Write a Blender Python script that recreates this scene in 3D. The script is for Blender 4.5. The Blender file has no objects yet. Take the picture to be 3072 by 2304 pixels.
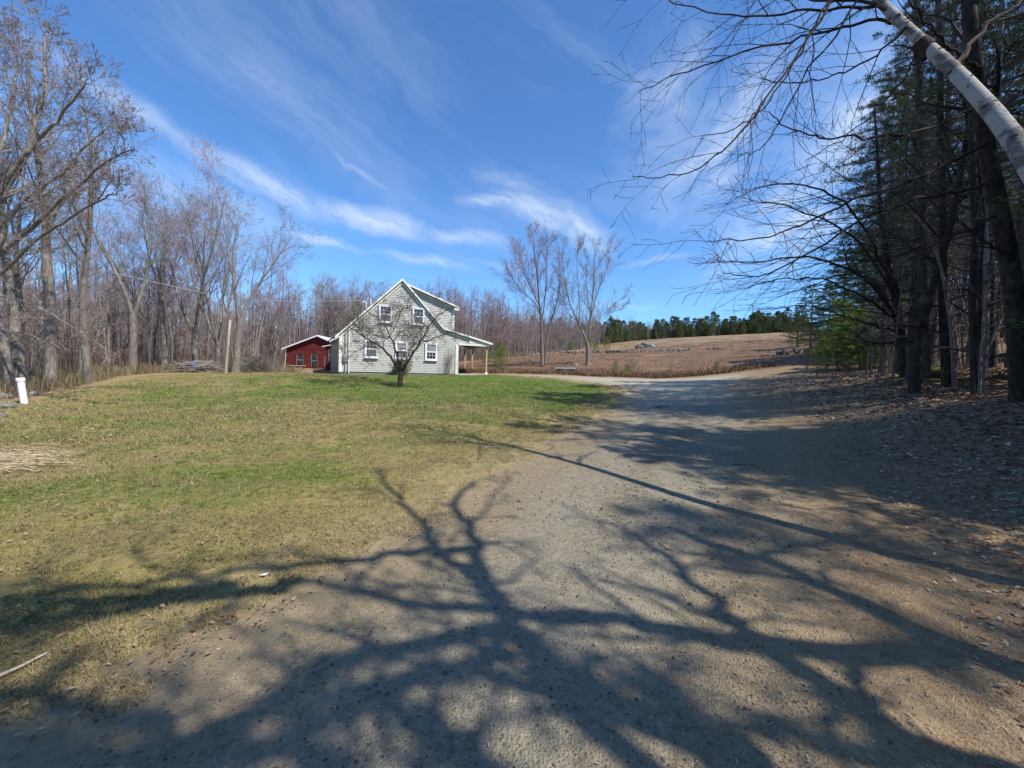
import bpy, math, random
import numpy as np
from math import radians as rad, sin, cos, pi, atan2, sqrt

# ------------------------------------------------------------------ camera, sky, sun, exposure
C = bpy.context.scene
COL = C.collection
F_, CX_, CY_ = 1154., 1536., 1152.
EYE = np.array([0., 0., 1.6])
PT, RL = rad(-2.0), rad(1.5)
_f = np.array([0, cos(PT), sin(PT)]); _r0 = np.array([1., 0, 0]); _u0 = np.cross(_r0, _f)
_r = cos(RL)*_r0 + sin(RL)*_u0; _u = -sin(RL)*_r0 + cos(RL)*_u0
from mathutils import Matrix, Vector
cam = bpy.data.cameras.new('camera'); camo = bpy.data.objects.new('camera', cam); COL.objects.link(camo)
cam.sensor_width = 36; cam.lens = 36*F_/3072; cam.clip_start = .05; cam.clip_end = 2000
M = Matrix(((_r[0], _u[0], -_f[0], 0), (_r[1], _u[1], -_f[1], 0), (_r[2], _u[2], -_f[2], 1.6), (0, 0, 0, 1)))
camo.matrix_world = M
C.camera = camo
C.render.resolution_x, C.render.resolution_y = 1024, 768

SUN_EL, SUN_AZ = rad(50), rad(58)          # azimuth measured from straight behind the camera towards +X
SX, SY = sin(SUN_AZ), -cos(SUN_AZ)         # horizontal direction towards the sun
SH = (SX/math.tan(SUN_EL), SY/math.tan(SUN_EL))
sl = bpy.data.lights.new('sun', 'SUN'); so = bpy.data.objects.new('sun', sl); COL.objects.link(so)
sl.energy = 5.0; sl.angle = rad(.55); sl.color = (1, .94, .83)
so.rotation_euler = Vector((-SX*cos(SUN_EL), -SY*cos(SUN_EL), -sin(SUN_EL))).to_track_quat('-Z', 'Y').to_euler()
so.location = (20, -10, 40)
C.view_settings.view_transform = 'Standard'; C.view_settings.look = 'None'; C.view_settings.exposure = .32; C.view_settings.gamma = 1

# ------------------------------------------------------------------ node helpers
class NT:
    def __init__(s, tree): s.t = tree; s.n = tree.nodes; s.l = tree.links
    def new(s, typ, **k):
        n = s.n.new(typ)
        for a, b in k.items(): setattr(n, a, b)
        return n
    def put(s, sock, v):
        if v is None: return
        if isinstance(v, bpy.types.NodeSocket): s.l.new(v, sock)
        else:
            if sock.type == 'RGBA' and len(v) == 3: v = (*v, 1)
            sock.default_value = v
    def math(s, op, a, b=None, c=None, clamp=False):
        n = s.new('ShaderNodeMath', operation=op); n.use_clamp = clamp
        for i, v in enumerate((a, b, c)): s.put(n.inputs[i], v)
        return n.outputs[0]
    def vmath(s, op, a, b=None):
        n = s.new('ShaderNodeVectorMath', operation=op)
        s.put(n.inputs[0], a); s.put(n.inputs[1], b)
        return n.outputs[0]
    def mix(s, f, a, b, blend='MIX'):
        n = s.new('ShaderNodeMix', data_type='RGBA'); n.blend_type = blend; n.clamp_factor = True
        s.put(n.inputs[0], f); s.put(n.inputs[6], a); s.put(n.inputs[7], b)
        return n.outputs[2]
    def noise(s, vec, scale, detail=4, rough=.55, dist=0.):
        n = s.new('ShaderNodeTexNoise'); s.put(n.inputs['Vector'], vec)
        n.inputs['Scale'].default_value = scale; n.inputs['Detail'].default_value = detail
        n.inputs['Roughness'].default_value = rough; n.inputs['Distortion'].default_value = dist
        return n.outputs[0]
    def voro(s, vec, scale, feat='F1', rnd=1.):
        n = s.new('ShaderNodeTexVoronoi', feature=feat); s.put(n.inputs['Vector'], vec)
        n.inputs['Scale'].default_value = scale; n.inputs['Randomness'].default_value = rnd
        return n
    def ramp(s, f, lo, hi, a=0., b=1.):
        n = s.new('ShaderNodeMapRange'); n.interpolation_type = 'SMOOTHSTEP'
        s.put(n.inputs[0], f); n.inputs[1].default_value = lo; n.inputs[2].default_value = hi
        n.inputs[3].default_value = a; n.inputs[4].default_value = b
        return n.outputs[0]
    def map(s, vec, sc=(1, 1, 1), rot=(0, 0, 0), loc=(0, 0, 0)):
        n = s.new('ShaderNodeMapping'); s.put(n.inputs[0], vec)
        n.inputs['Scale'].default_value = sc; n.inputs['Rotation'].default_value = rot; n.inputs['Location'].default_value = loc
        return n.outputs[0]
    def sep(s, vec):
        n = s.new('ShaderNodeSeparateXYZ'); s.put(n.inputs[0], vec); return n.outputs
    def comb(s, x, y, z=0.):
        n = s.new('ShaderNodeCombineXYZ')
        for i, v in enumerate((x, y, z)): s.put(n.inputs[i], v)
        return n.outputs[0]

# ------------------------------------------------------------------ world: physical sky with high cirrus
W = bpy.data.worlds.new('World'); C.world = W; W.use_nodes = True
g = NT(W.node_tree); g.n.clear()
out = g.new('ShaderNodeOutputWorld'); bg = g.new('ShaderNodeBackground')
sky = g.new('ShaderNodeTexSky', sky_type='NISHITA'); sky.sun_disc = False
sky.sun_elevation = SUN_EL; sky.sun_rotation = atan2(SX, SY)
sky.altitude = 200; sky.air_density = 1.0; sky.dust_density = .35; sky.ozone_density = 2.2
tc = g.new('ShaderNodeTexCoord').outputs['Generated']
x, y, z = g.sep(tc)[:3]
az = g.math('MULTIPLY', g.math('ARCTAN2', x, y), 57.3)
el = g.math('MULTIPLY', g.math('ARCSINE', z), 57.3)
P0_ = g.comb(az, el)
wn = g.new('ShaderNodeTexNoise'); g.put(wn.inputs['Vector'], P0_); wn.inputs['Scale'].default_value = .11; wn.inputs['Detail'].default_value = 6; wn.inputs['Roughness'].default_value = .62
wv = g.new('ShaderNodeVectorMath', operation='MULTIPLY'); g.put(wv.inputs[0], g.vmath('SUBTRACT', wn.outputs['Color'], (.5, .5, .5))); wv.inputs[1].default_value = (7, 4, 0)
P2 = g.vmath('ADD', P0_, wv.outputs[0])
SKYN = dict(az=az, el=el)
def streak(ang, ls, ws, seed, detail=7):
    v = g.map(g.map(P2, rot=(0, 0, rad(ang))), sc=(1./ls, 1./ws, 1), loc=(seed, seed*.7, seed*.3))
    return g.noise(v, 1.0, detail, .6, .6)
def blob(azc, elc, ra, re, ang):
    v = g.map(P2, loc=(-azc, -elc, 0)); v = g.map(v, rot=(0, 0, rad(-ang))); v = g.map(v, sc=(1./ra, 1./re, 1))
    d = g.vmath('LENGTH', v) if False else None
    n = g.new('ShaderNodeVectorMath', operation='LENGTH'); g.put(n.inputs[0], v)
    return g.ramp(n.outputs['Value'], 1., .0)
CLOUDS = [  # azimuth, elevation, radius along, radius across, tilt, strength
    (-44, 24.5, 14, 2.2, -18, .55), (-33, 21.2, 14, 2.6, -13, .85), (-21, 19.6, 13, 2.4, -6, 1.05), (-8, 18.6, 10, 1.5, -4, .9), (-38, 17.5, 17, 6, -8, .45),
    (-3, 23.2, 7, 1.5, -3, .9), (4, 22.3, 11, 3., -14, 1.1), (10, 19.8, 6.5, 3.4, -36, 1.), (0, 25.5, 10, 2.6, -18, .4), (-26, 15.9, 9, 1.0, -7, .75), (-13, 15, 9, 1.2, -4, .75), (-3, 15.2, 8, .8, -6, .4),
    (-22, 25, 6, .8, -22, .5), (20, 33, 11, 7, 70, .5), (27, 27, 13, 8, 48, .75), (23, 21.3, 6, 3.5, 50, .45), (34, 18, 14, 7, 35, .85), (41, 25, 14, 9, 35, .75), (20, 15.5, 6, .9, 3, .35), (16, 9.5, 8, .8, -3, .3), (-30, 30, 24, 5, -22, .3),

]
tot = None
sA = g.ramp(g.math('ADD', g.math('MULTIPLY', streak(19, 13, 2.2, 3.1, 8), .6), g.math('MULTIPLY', streak(24, 5, 1.2, 6.1, 8), .4)) , .22, .78); sB = g.ramp(streak(-30, 10, 5, 8.3, 7), .28, .72)
for a_, e_, ra, re, an, st in CLOUDS:
    b = g.math('MULTIPLY', g.math('MULTIPLY', blob(a_, e_, ra, re, an), sA if an < 0 else sB), st)
    tot = b if tot is None else g.math('MAXIMUM', tot, b)
veil = g.math('MULTIPLY', g.math('MULTIPLY', g.ramp(streak(20, 34, 7, 1.7, 4), .42, .75), .16), g.ramp(el, 4, 30))
tot = g.math('ADD', tot, veil, clamp=True)
# cirrus are seen by all rays alike
skyc = g.mix(1.0, sky.outputs[0], (.64, 1.0, 1.36), 'MULTIPLY')
tot = g.math('MULTIPLY', tot, .86)
cc = g.mix(tot, skyc, (5.4, 6.1, 7.0))
g.put(bg.inputs[0], cc); bg.inputs[1].default_value = .13
g.l.new(bg.outputs[0], out.inputs[0])

# ------------------------------------------------------------------ materials
MATS = {}
def mat(name, fn, rough=.9, spec=.2):
    m = bpy.data.materials.new(name); m.use_nodes = True
    t = NT(m.node_tree); b = t.n['Principled BSDF']
    b.inputs['Roughness'].default_value = rough
    b.inputs['Specular IOR Level'].default_value = spec
    pos = t.new('ShaderNodeTexCoord').outputs['Object']
    geo = t.new('ShaderNodeNewGeometry').outputs['Position']
    r = fn(t, pos, geo, b)
    if r is not None: t.put(b.inputs['Base Color'], r)
    MATS[name] = m
    return m
def bump(t, b, h, strength=.4, dist=.02):
    n = t.new('ShaderNodeBump'); n.inputs['Strength'].default_value = strength; n.inputs['Distance'].default_value = dist
    t.put(n.inputs['Height'], h); t.l.new(n.outputs[0], b.inputs['Normal'])
def orand(t): return t.new('ShaderNodeObjectInfo').outputs['Random']
def attr(t, name, out='Fac'):
    n = t.new('ShaderNodeAttribute'); n.attribute_name = name; return n.outputs[out]

def bark_fn(c1, c2, c3, sc=1., lich=.35):
    def fn(t, p, geo, b):
        q = t.map(p, sc=(14*sc, 14*sc, 2.2*sc))
        n = t.noise(q, 1., 6, .65, .3)
        n2 = t.noise(p, 3.5, 4)
        c = t.mix(t.ramp(n, .35, .65), c1, c2)
        c = t.mix(t.ramp(n2, .52, .7, 0, lich*2), c, c3)
        r = orand(t)
        c = t.mix(t.math('MULTIPLY', r, .45), c, c1)
        bump(t, b, n, .9, .03)
        return c
    return fn
mat('grey_bark', bark_fn((.13, .11, .095), (.29, .26, .225), (.4, .385, .33)))
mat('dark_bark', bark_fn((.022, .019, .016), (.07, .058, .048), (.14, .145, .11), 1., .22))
mat('apple_bark', bark_fn((.04, .03, .026), (.12, .095, .08), (.22, .2, .18), 2., .3))
mat('pine_bark', bark_fn((.05, .04, .033), (.16, .125, .1), (.25, .24, .2), 1., .25))
def birch_fn(t, p, geo, b):
    q = t.map(p, sc=(6, 6, 17)); n = t.noise(q, 1., 6, .65, 1.2)
    c = t.mix(t.ramp(n, .56, .68, 0, .7), (.38, .365, .35), (.16, .145, .13))
    n2 = t.noise(p, 3.1, 5, .65, .6)
    c = t.mix(t.ramp(n2, .52, .62, 0, .85), c, (.1, .09, .08))
    n3 = t.noise(t.map(p, sc=(20, 20, 60)), 1., 4)
    c = t.mix(t.ramp(n3, .5, .75, 0, .5), c, (.36, .3, .26))
    bump(t, b, t.math('ADD', n, n3), .5, .012)
    return c
mat('birch_bark', birch_fn)
def twig_fn(a, bb):
    def fn(t, p, geo, b):
        n = t.noise(p, 1.1, 3)
        c = t.mix(t.ramp(n, .35, .65), a, bb)
        return t.mix(t.math('MULTIPLY', orand(t), .35), c, (.2, .18, .16))
    return fn
mat('twig_grey', twig_fn((.2, .17, .15), (.34, .3, .27)))
mat('twig_red', twig_fn((.23, .13, .13), (.37, .25, .245)))
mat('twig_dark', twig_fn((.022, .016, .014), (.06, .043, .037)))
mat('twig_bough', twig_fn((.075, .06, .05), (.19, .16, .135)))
mat('bud', lambda t, p, g_, b: t.mix(t.noise(p, 2.), (.16, .06, .06), (.28, .14, .13)))
mat('bud_brown', lambda t, p, g_, b: t.mix(t.noise(p, 2.), (.12, .05, .04), (.2, .11, .08)))
def leaf_fn(a, bb, c3=(.12, .15, .04)):
    def fn(t, p, geo, b):
        c = t.mix(t.ramp(t.noise(p, 1.4, 3), .35, .65), a, bb)
        c = t.mix(t.ramp(attr(t, 'tone'), .3, 1.), c, c3)
        b.inputs['Roughness'].default_value = .6
        return t.mix(t.math('MULTIPLY', orand(t), .4), c, tuple(q*.7 for q in a))
    return fn
mat('needles', leaf_fn((.07, .11, .035), (.12, .165, .05)))
mat('needles_far', leaf_fn((.075, .105, .04), (.12, .15, .055), (.18, .19, .07)))
mat('needles_young', leaf_fn((.15, .22, .03), (.23, .3, .05), (.3, .34, .08)))
mat('shrub_leaf', leaf_fn((.11, .13, .035), (.2, .19, .07), (.3, .25, .12)))
mat('rhodo_leaf', leaf_fn((.07, .09, .03), (.2, .18, .07), (.27, .22, .1)))
def col_attr(t, p, geo, b): return attr(t, 'col', 'Color')
mat('blades', col_attr, .7, .25)
mat('stones', lambda t, p, geo, b: t.mix(t.noise(geo, 9., 4), attr(t, 'col', 'Color'), (.3, .29, .27), 'MIX') if False else attr(t, 'col', 'Color'))
def rock_fn(t, p, geo, b):
    n = t.noise(geo, 1.7, 8, .65); n2 = t.noise(geo, 9., 5, .7)
    c = t.mix(t.ramp(n, .35, .65), (.1, .097, .09), (.27, .265, .245))
    c = t.mix(t.ramp(n2, .5, .72, 0, .8), c, (.36, .36, .33))
    bump(t, b, t.math('ADD', n, n2), .7, .05)
    return c
mat('rock', rock_fn)
def rockd_fn(t, p, geo, b):
    n = t.noise(geo, 3., 8, .65); bump(t, b, n, .7, .05); return t.mix(n, (.06, .055, .05), (.17, .165, .15))
mat('rock_dark', rockd_fn)
def moss_fn(t, p, geo, b):
    n = t.noise(geo, 6., 6, .65)
    nz = t.sep(t.new('ShaderNodeNewGeometry').outputs['Normal'])[2]
    moss = t.mix(n, (.12, .14, .025), (.3, .32, .07))
    c = t.mix(t.ramp(t.math('ADD', nz, t.math('MULTIPLY', n, .6)), .5, .9), (.15, .145, .13), moss)
    bump(t, b, n, .8, .04)
    return c
mat('mossy_rock', moss_fn)

def paint_fn(c1, dirt=(.3, .28, .24), amt=.25, sc=4.):
    def fn(t, p, geo, b):
        n = t.noise(geo, sc, 6, .65)
        n2 = t.noise(t.map(geo, sc=(9, 9, 1.2)), 1., 4)
        c = t.mix(t.ramp(n, .45, .8, 0, amt), c1, dirt)
        return t.mix(t.ramp(n2, .5, .8, 0, amt*.6), c, tuple(q*.75 for q in c1))
    return fn
mat('cream_siding', paint_fn((.47, .46, .425), (.34, .33, .3), .4), .65, .3)
mat('cream_trim', paint_fn((.74, .73, .66), (.5, .48, .42), .25), .6, .3)
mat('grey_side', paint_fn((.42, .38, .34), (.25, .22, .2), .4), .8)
mat('white_trim', paint_fn((.82, .84, .87), (.5, .5, .5), .18), .5, .35)
mat('foundation', paint_fn((.25, .24, .22), (.12, .11, .1), .5, 3.))
mat('shingles', lambda t, p, geo, b: t.mix(t.ramp(t.noise(t.map(p, sc=(30, 6, 30)), 1., 5, .7), .35, .65), (.10, .095, .09), (.22, .21, .2)))
mat('metal_roof', paint_fn((.75, .77, .82), (.5, .5, .52), .2), .35, .5)
def red_fn(t, p, geo, b):
    n = t.noise(t.map(p, sc=(12, 12, 1.)), 1., 5, .65)
    c = t.mix(t.ramp(n, .3, .7), (.085, .014, .014), (.15, .026, .024))
    w = t.new('ShaderNodeTexWave'); w.bands_direction = 'X'; t.put(w.inputs[0], p); w.inputs['Scale'].default_value = 1.6
    bump(t, b, t.ramp(w.outputs[1], .0, .12), .5, .012)
    return t.mix(t.ramp(t.noise(geo, 1.6, 5), .55, .8, 0, .35), c, (.25, .1, .09))
mat('red_boards', red_fn, .85)
mat('red_trim', paint_fn((.12, .02, .02), (.14, .05, .045), .3), .7)
def wood_fn(a, bb, sc=(3, 3, 30)):
    def fn(t, p, geo, b):
        n = t.noise(t.map(p, sc=sc), 1., 6, .6, .3)
        bump(t, b, n, .3, .006)
        return t.mix(t.ramp(n, .3, .7), a, bb)
    return fn
mat('weathered_wood', wood_fn((.22, .19, .16), (.42, .37, .3), (20, 20, 1.5)))
mat('post_wood', wood_fn((.34, .25, .14), (.5, .38, .22), (25, 25, 1.5)))
mat('pale_pole', wood_fn((.38, .33, .25), (.62, .55, .42), (22, 22, 1.4)))
mat('deadwood', wood_fn((.2, .17, .15), (.38, .34, .3), (20, 20, 2)))
mat('black_plastic', lambda t, p, geo, b: (.03, .03, .03), .5)
mat('meter_grey', paint_fn((.3, .31, .32), (.15, .15, .15), .3), .5)
mat('pvc', paint_fn((.82, .82, .86), (.6, .6, .6), .12), .35, .5)
mat('tarp', paint_fn((.02, .16, .62), (.02, .1, .4), .3, 8.), .4, .5)
mat('cable_grey', lambda t, p, geo, b: (.45, .44, .42), .5)
mat('cut_log', wood_fn((.3, .2, .12), (.45, .33, .2), (4, 4, 4)))
mat('dry_reed', wood_fn((.3, .22, .13), (.55, .44, .3), (20, 20, 2)))
mat('concrete', paint_fn((.5, .5, .48), (.3, .3, .28), .4))
mat('curtain', lambda t, p, geo, b: t.mix(t.noise(t.map(p, sc=(14, 1, 1.5)), 1., 3), (.14, .15, .16), (.38, .38, .39)))
mat('screen_mesh', lambda t, p, geo, b: t.mix(t.noise(p, 5., 3), (.08, .09, .095), (.15, .16, .165)), .6)
def glass_fn(t, p, geo, b):
    b.inputs['Roughness'].default_value = .06; b.inputs['Specular IOR Level'].default_value = .8
    return t.mix(t.ramp(t.noise(p, 2.3, 3), .4, .6), (.012, .016, .018), (.05, .055, .06))
mat('dark_glass', glass_fn)

# ------------------------------------------------------------------ mesh builder
class MB:
    def __init__(s): s.V = []; s.F = {3: [], 4: []}; s.MI = {3: [], 4: []}; s.n = 0; s.att = {}; s.hasatt = []
    def add(s, V, F, mi=0, **att):
        V = np.asarray(V, float).reshape(-1, 3); F = np.asarray(F, int)
        if len(F) == 0: return
        k = F.shape[1]
        s.F[k].append(F + s.n); s.MI[k].append(np.full(len(F), mi, int)); s.V.append(V)
        for a, v in att.items():
            s.att.setdefault(a, []).append((s.n, np.asarray(v, float)))
        s.n += len(V)
    def poly(s, pts, mi=0):
        pts = np.asarray(pts, float); n = len(pts)
        if n == 4: s.add(pts, [[0, 1, 2, 3]], mi)
        else: s.add(pts, [[0, i, i+1] for i in range(1, n-1)], mi)
    def box(s, lo, hi, mi=0, rz=0., tilt=None):
        a, b = np.array(lo, float), np.array(hi, float)
        V = np.array([[(a, b)[i][0], (a, b)[j][1], (a, b)[k][2]] for i in (0, 1) for j in (0, 1) for k in (0, 1)])
        if rz:
            c = (a+b)/2; R_ = np.array([[cos(rz), -sin(rz), 0], [sin(rz), cos(rz), 0], [0, 0, 1]]); V = (V-c)@R_.T + c
        s.add(V, [[0, 1, 3, 2], [4, 6, 7, 5], [0, 4, 5, 1], [2, 3, 7, 6], [0, 2, 6, 4], [1, 5, 7, 3]], mi)
    def prism(s, poly2, y0, y1, mi=0):
        """polygon in (x,z), extruded along y"""
        n = len(poly2); A = [(x_, y0, z_) for x_, z_ in poly2]; B = [(x_, y1, z_) for x_, z_ in poly2]
        s.poly(A, mi); s.poly(B[::-1], mi)
        for i in range(n):
            j = (i+1) % n; s.poly([A[i], B[i], B[j], A[j]], mi)
    def bar(s, p, q, w, h, mi=0, up=(0, 0, 1)):
        p, q, up = np.array(p, float), np.array(q, float), np.array(up, float)
        d = q-p; d /= np.linalg.norm(d); a = np.cross(d, up); a /= np.linalg.norm(a); c = np.cross(a, d)
        V = [b_ + a*w/2*i + c*h/2*j for b_ in (p, q) for i in (-1, 1) for j in (-1, 1)]
        s.add(V, [[0, 1, 3, 2], [4, 6, 7, 5], [0, 4, 5, 1], [2, 3, 7, 6], [0, 2, 6, 4], [1, 5, 7, 3]], mi)
    def mesh(s, name, mats, smooth=False):
        me = bpy.data.meshes.new(name)
        V = np.concatenate(s.V) if s.V else np.zeros((0, 3))
        F3 = np.concatenate(s.F[3]) if s.F[3] else np.zeros((0, 3), int)
        F4 = np.concatenate(s.F[4]) if s.F[4] else np.zeros((0, 4), int)
        mi = np.concatenate(s.MI[3] + s.MI[4]) if (s.MI[3] or s.MI[4]) else np.zeros(0, int)
        nl = F3.size + F4.size; nf = len(F3) + len(F4)
        me.vertices.add(len(V)); me.loops.add(nl); me.polygons.add(nf)
        me.vertices.foreach_set('co', V.astype(np.float32).ravel())
        me.loops.foreach_set('vertex_index', np.concatenate([F3.ravel(), F4.ravel()]).astype(np.int32))
        st = np.concatenate([np.arange(len(F3))*3, F3.size + np.arange(len(F4))*4]).astype(np.int32)
        me.polygons.foreach_set('loop_start', st)
        me.polygons.foreach_set('material_index', mi.astype(np.int32))
        me.polygons.foreach_set('use_smooth', np.full(nf, bool(smooth)))
        for a, lst in s.att.items():
            color = lst[0][1].ndim == 2
            if color:
                arr = np.zeros((len(V), 4), np.float32); arr[:, 3] = 1
                for o, v in lst: arr[o:o+len(v), :3] = v
                at = me.attributes.new(a, 'FLOAT_COLOR', 'POINT'); at.data.foreach_set('color', arr.ravel())
            else:
                arr = np.zeros(len(V), np.float32)
                for o, v in lst: arr[o:o+len(v)] = v
                at = me.attributes.new(a, 'FLOAT', 'POINT'); at.data.foreach_set('value', arr)
        for m in (mats if isinstance(mats, (list, tuple)) else [mats]): me.materials.append(MATS[m])
        me.update(calc_edges=True); me.validate()
        return me

def put(name, me, parent=None, loc=None):
    o = bpy.data.objects.new(name, me); COL.objects.link(o)
    if parent is not None: o.parent = parent
    if loc is not None: o.location = loc
    return o
def tag(o, label=None, cat=None, group=None, kind=None):
    for k, v in (('label', label), ('category', cat), ('group', group), ('kind', kind)):
        if v: o[k] = v
    return o
def empty(name, loc=(0, 0, 0), rz=0.):
    o = bpy.data.objects.new(name, None); COL.objects.link(o); o.location = loc; o.rotation_euler = (0, 0, rz)
    o.empty_display_size = .3
    return o
def obj(name, mb, mats, parent=None, smooth=False, loc=None): return put(name, mb.mesh(name, mats, smooth), parent, loc)

def tubes(mb, polys, mi=0, tone=False):
    """polys: list of (points, radii, sides)"""
    groups = {}
    for P, R_, k in polys: groups.setdefault((len(P), k), []).append((P, R_))
    for (n, k), lst in groups.items():
        P = np.array([a for a, _ in lst], float); Rr = np.array([b for _, b in lst], float)
        T = np.gradient(P, axis=1); T /= np.linalg.norm(T, axis=2, keepdims=True) + 1e-9
        mean = T.mean(axis=1); ref = np.where((np.abs(mean[:, 2]) > .75)[:, None], np.array([[1., 0, 0]]), np.array([[0, 0, 1.]]))
        U = np.cross(T, ref[:, None, :]); U /= np.linalg.norm(U, axis=2, keepdims=True) + 1e-9
        Vv = np.cross(T, U)
        a = np.arange(k)*2*pi/k
        ring = P[:, :, None, :] + Rr[:, :, None, None]*(U[:, :, None, :]*np.cos(a)[None, None, :, None] + Vv[:, :, None, :]*np.sin(a)[None, None, :, None])
        m = len(lst); idx = np.arange(m*n*k).reshape(m, n, k)
        A = idx[:, :-1, :]; B = idx[:, 1:, :]; A2 = np.roll(A, -1, axis=2); B2 = np.roll(B, -1, axis=2)
        mb.add(ring.reshape(-1, 3), np.stack([A, A2, B2, B], -1).reshape(-1, 4), mi)
# ------------------------------------------------------------------ terrain heights
def rayd(px, py): return _f + _r*((px-CX_)/F_) - _u*((py-CY_)/F_)
def at(px, py, Y):
    d = rayd(px, py); return EYE + d*(Y/d[1])
_pts = [(0, 0, 0), (-3, 0, 0), (3, 2, 0), (-4, 4, .03), (4, 4, .08), (0, 6, .12), (-10, -8, 0), (10, -8, .6), (0, -12, -.3), (7, 4.5, .25), (9, 0, .4), (6, 0, .1), (-9, 3, 0),
        (-60, 30, .6), (-45, 60, 1.2), (-22, 60, 2), (0, 85, 5), (-110, 110, 4), (110, 60, 10.5), (200, 150, 22), (-100, 220, 10), (0, 200, 15), (110, 250, 20), (150, -60, 3), (-150, -60, 0),
        (30, 28, 4.6), (22, 12, 2.6), (45, 45, 7.2), (60, 190, 18.5), (-12.5, 28, 1.0), (-9, 35, 1.2), (-30, 12, .1), (16, 4, 1.6), (12, 22, 1.25), (18, 30, 2.2)]
_px = [(74, 1213, 11), (0, 1190, 12), (250, 1150, 17), (470, 1111, 25), (676, 1122, 22), (860, 1105, 40), (1018, 1122, 27), (1375, 1124, 30), (1200, 1160, 21), (2083, 1132, 29), (1700, 1127, 31), (1457, 1123, 31.2),
       (1850, 1160, 23), (1740, 1280, 10), (1400, 1460, 5.08), (1900, 1057, 62), (1661, 1061, 62), (2130, 1049, 62), (1945, 1042, 88), (1940, 1021, 150), (2120, 1009, 150), (2320, 1000, 150), (2600, 990, 150), (1774, 1050, 95), (1640, 1067, 75),
       (1500, 1079, 60), (2430, 1052, 47), (2583, 1083, 26), (2708, 1132, 13.5), (2917, 1181, 9.8), (3060, 1200, 8), (2800, 1082, 22), (2400, 1270, 10.5), (2150, 1110, 36), (1800, 1105, 38), (1626, 1098, 40), (1762, 1095, 40), (2300, 1150, 20)]
for a_ in _px:
    p_ = at(*a_); _pts.append(tuple(p_))
_TP = np.array(_pts, float)
_c = 2.5
def _phi(r2): return np.sqrt(r2 + _c*_c)
def _lin(x): return np.sign(x)*60*np.log1p(np.abs(x)/60)
def _T(x, y): return np.stack([_lin(x), _lin(y)], -1)
_Q = _T(_TP[:, 0], _TP[:, 1])
_A = _phi(((_Q[:, None]-_Q[None])**2).sum(-1)); _Aug = np.zeros((len(_Q)+3, len(_Q)+3)); _n = len(_Q)
_Aug[:_n, :_n] = _A + np.eye(_n)*1e-3; _Aug[:_n, _n] = 1; _Aug[:_n, _n+1:] = _Q; _Aug[_n:, :_n] = _Aug[:_n, _n:].T
_W = np.linalg.solve(_Aug, np.concatenate([_TP[:, 2], [0, 0, 0]]))
def gz(x, y):
    x = np.asarray(x, float); y = np.asarray(y, float); sh = x.shape; q = _T(x.ravel(), y.ravel()); o = np.zeros(len(q))
    for i in range(0, len(q), 20000):
        s = q[i:i+20000]
        o[i:i+20000] = _phi(((s[:, None]-_Q[None])**2).sum(-1))@_W[:_n] + _W[_n] + s@_W[_n+1:]
    o = o.reshape(sh)
    return float(o) if sh == () else o
def gp(px, py, tmax=260.):
    """ground point seen at a pixel"""
    d = rayd(px, py); t = np.concatenate([np.linspace(.8, 20, 400), np.linspace(20, tmax, 900)[1:]])
    P = EYE[None] + d[None]*t[:, None]; h = P[:, 2]-gz(P[:, 0], P[:, 1])
    i = np.argmax(h < 0)
    if i == 0: return None
    a, b = t[i-1], t[i]; ha, hb = h[i-1], h[i]; tt = a+(b-a)*ha/(ha-hb); p = EYE+d*tt
    return np.array([p[0], p[1], gz(p[0], p[1])])
def proj(p):
    q = np.array(p, float)-EYE; z_ = q@_f
    return CX_+F_*(q@_r)/z_, CY_-F_*(q@_u)/z_
# ------------------------------------------------------------------ zones of the ground (world outlines, metres)
LAWN = [(-14.6, 10.6), (-15.2, 12.2), (-17.8, 16), (-20.4, 20), (-20.2, 22.4), (-17.4, 24.2), (-17, 28), (-15, 33), (-12.5, 36.5), (-6, 36), (-4.3, 31.4), (-1.8, 31.6), (1, 30.4), (3.6, 28.6), (5.6, 25.4), (6.4, 22.6), (5.65, 19.6), (4.4, 16.2), (3.1, 13.3), (2.2, 11.2), (1.3, 8.9),
        (.25, 6.5), (-.6, 4.95), (-1.0, 3.9), (-1.45, 3.0), (-1.75, 2.45), (-2.15, 1.7), (-3.0, 1.3), (-4.0, 0), (-7, -4), (-14, -10), (-20, -6), (-16, 4)]
ROAD = [(-4.3, 31.4), (-4.3, 32.2), (0, 31.9), (4.39, 31), (9, 30.1), (13.7, 29), (16.5, 27.2), (15, 24), (11.5, 19.5), (9.3, 14.5), (7.2, 10), (4.7, 6.2), (2.9, 3.4), (2.0, 2.2), (1.4, 1), (1.2, -3), (2, -14), (-7, -14), (-5.5, -4), (-4.0, 0), (-3.0, 1.3), (-2.15, 1.7), (-1.75, 2.45), (-1.45, 3.0),
        (-1.0, 3.9), (-.6, 4.95), (.25, 6.5), (1.3, 8.9), (2.2, 11.2), (3.1, 13.3), (4.4, 16.2), (5.65, 19.6), (6.4, 22.6), (5.6, 25.4), (3.6, 28.6), (1, 30.4), (-1.8, 31.6)]
FIELD = [(-9, 33.6), (-4, 32.8), (0, 32.3), (4.39, 31.3), (9, 30.5), (13.7, 29.4), (18.5, 27.6), (23.0, 26), (27, 31), (33, 43), (44, 56), (66, 74), (110, 98), (160, 150), (51, 153), (30, 122), (19.5, 98), (9, 84), (5, 74), (-4, 60), (-10, 50), (-11, 40)]
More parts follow.
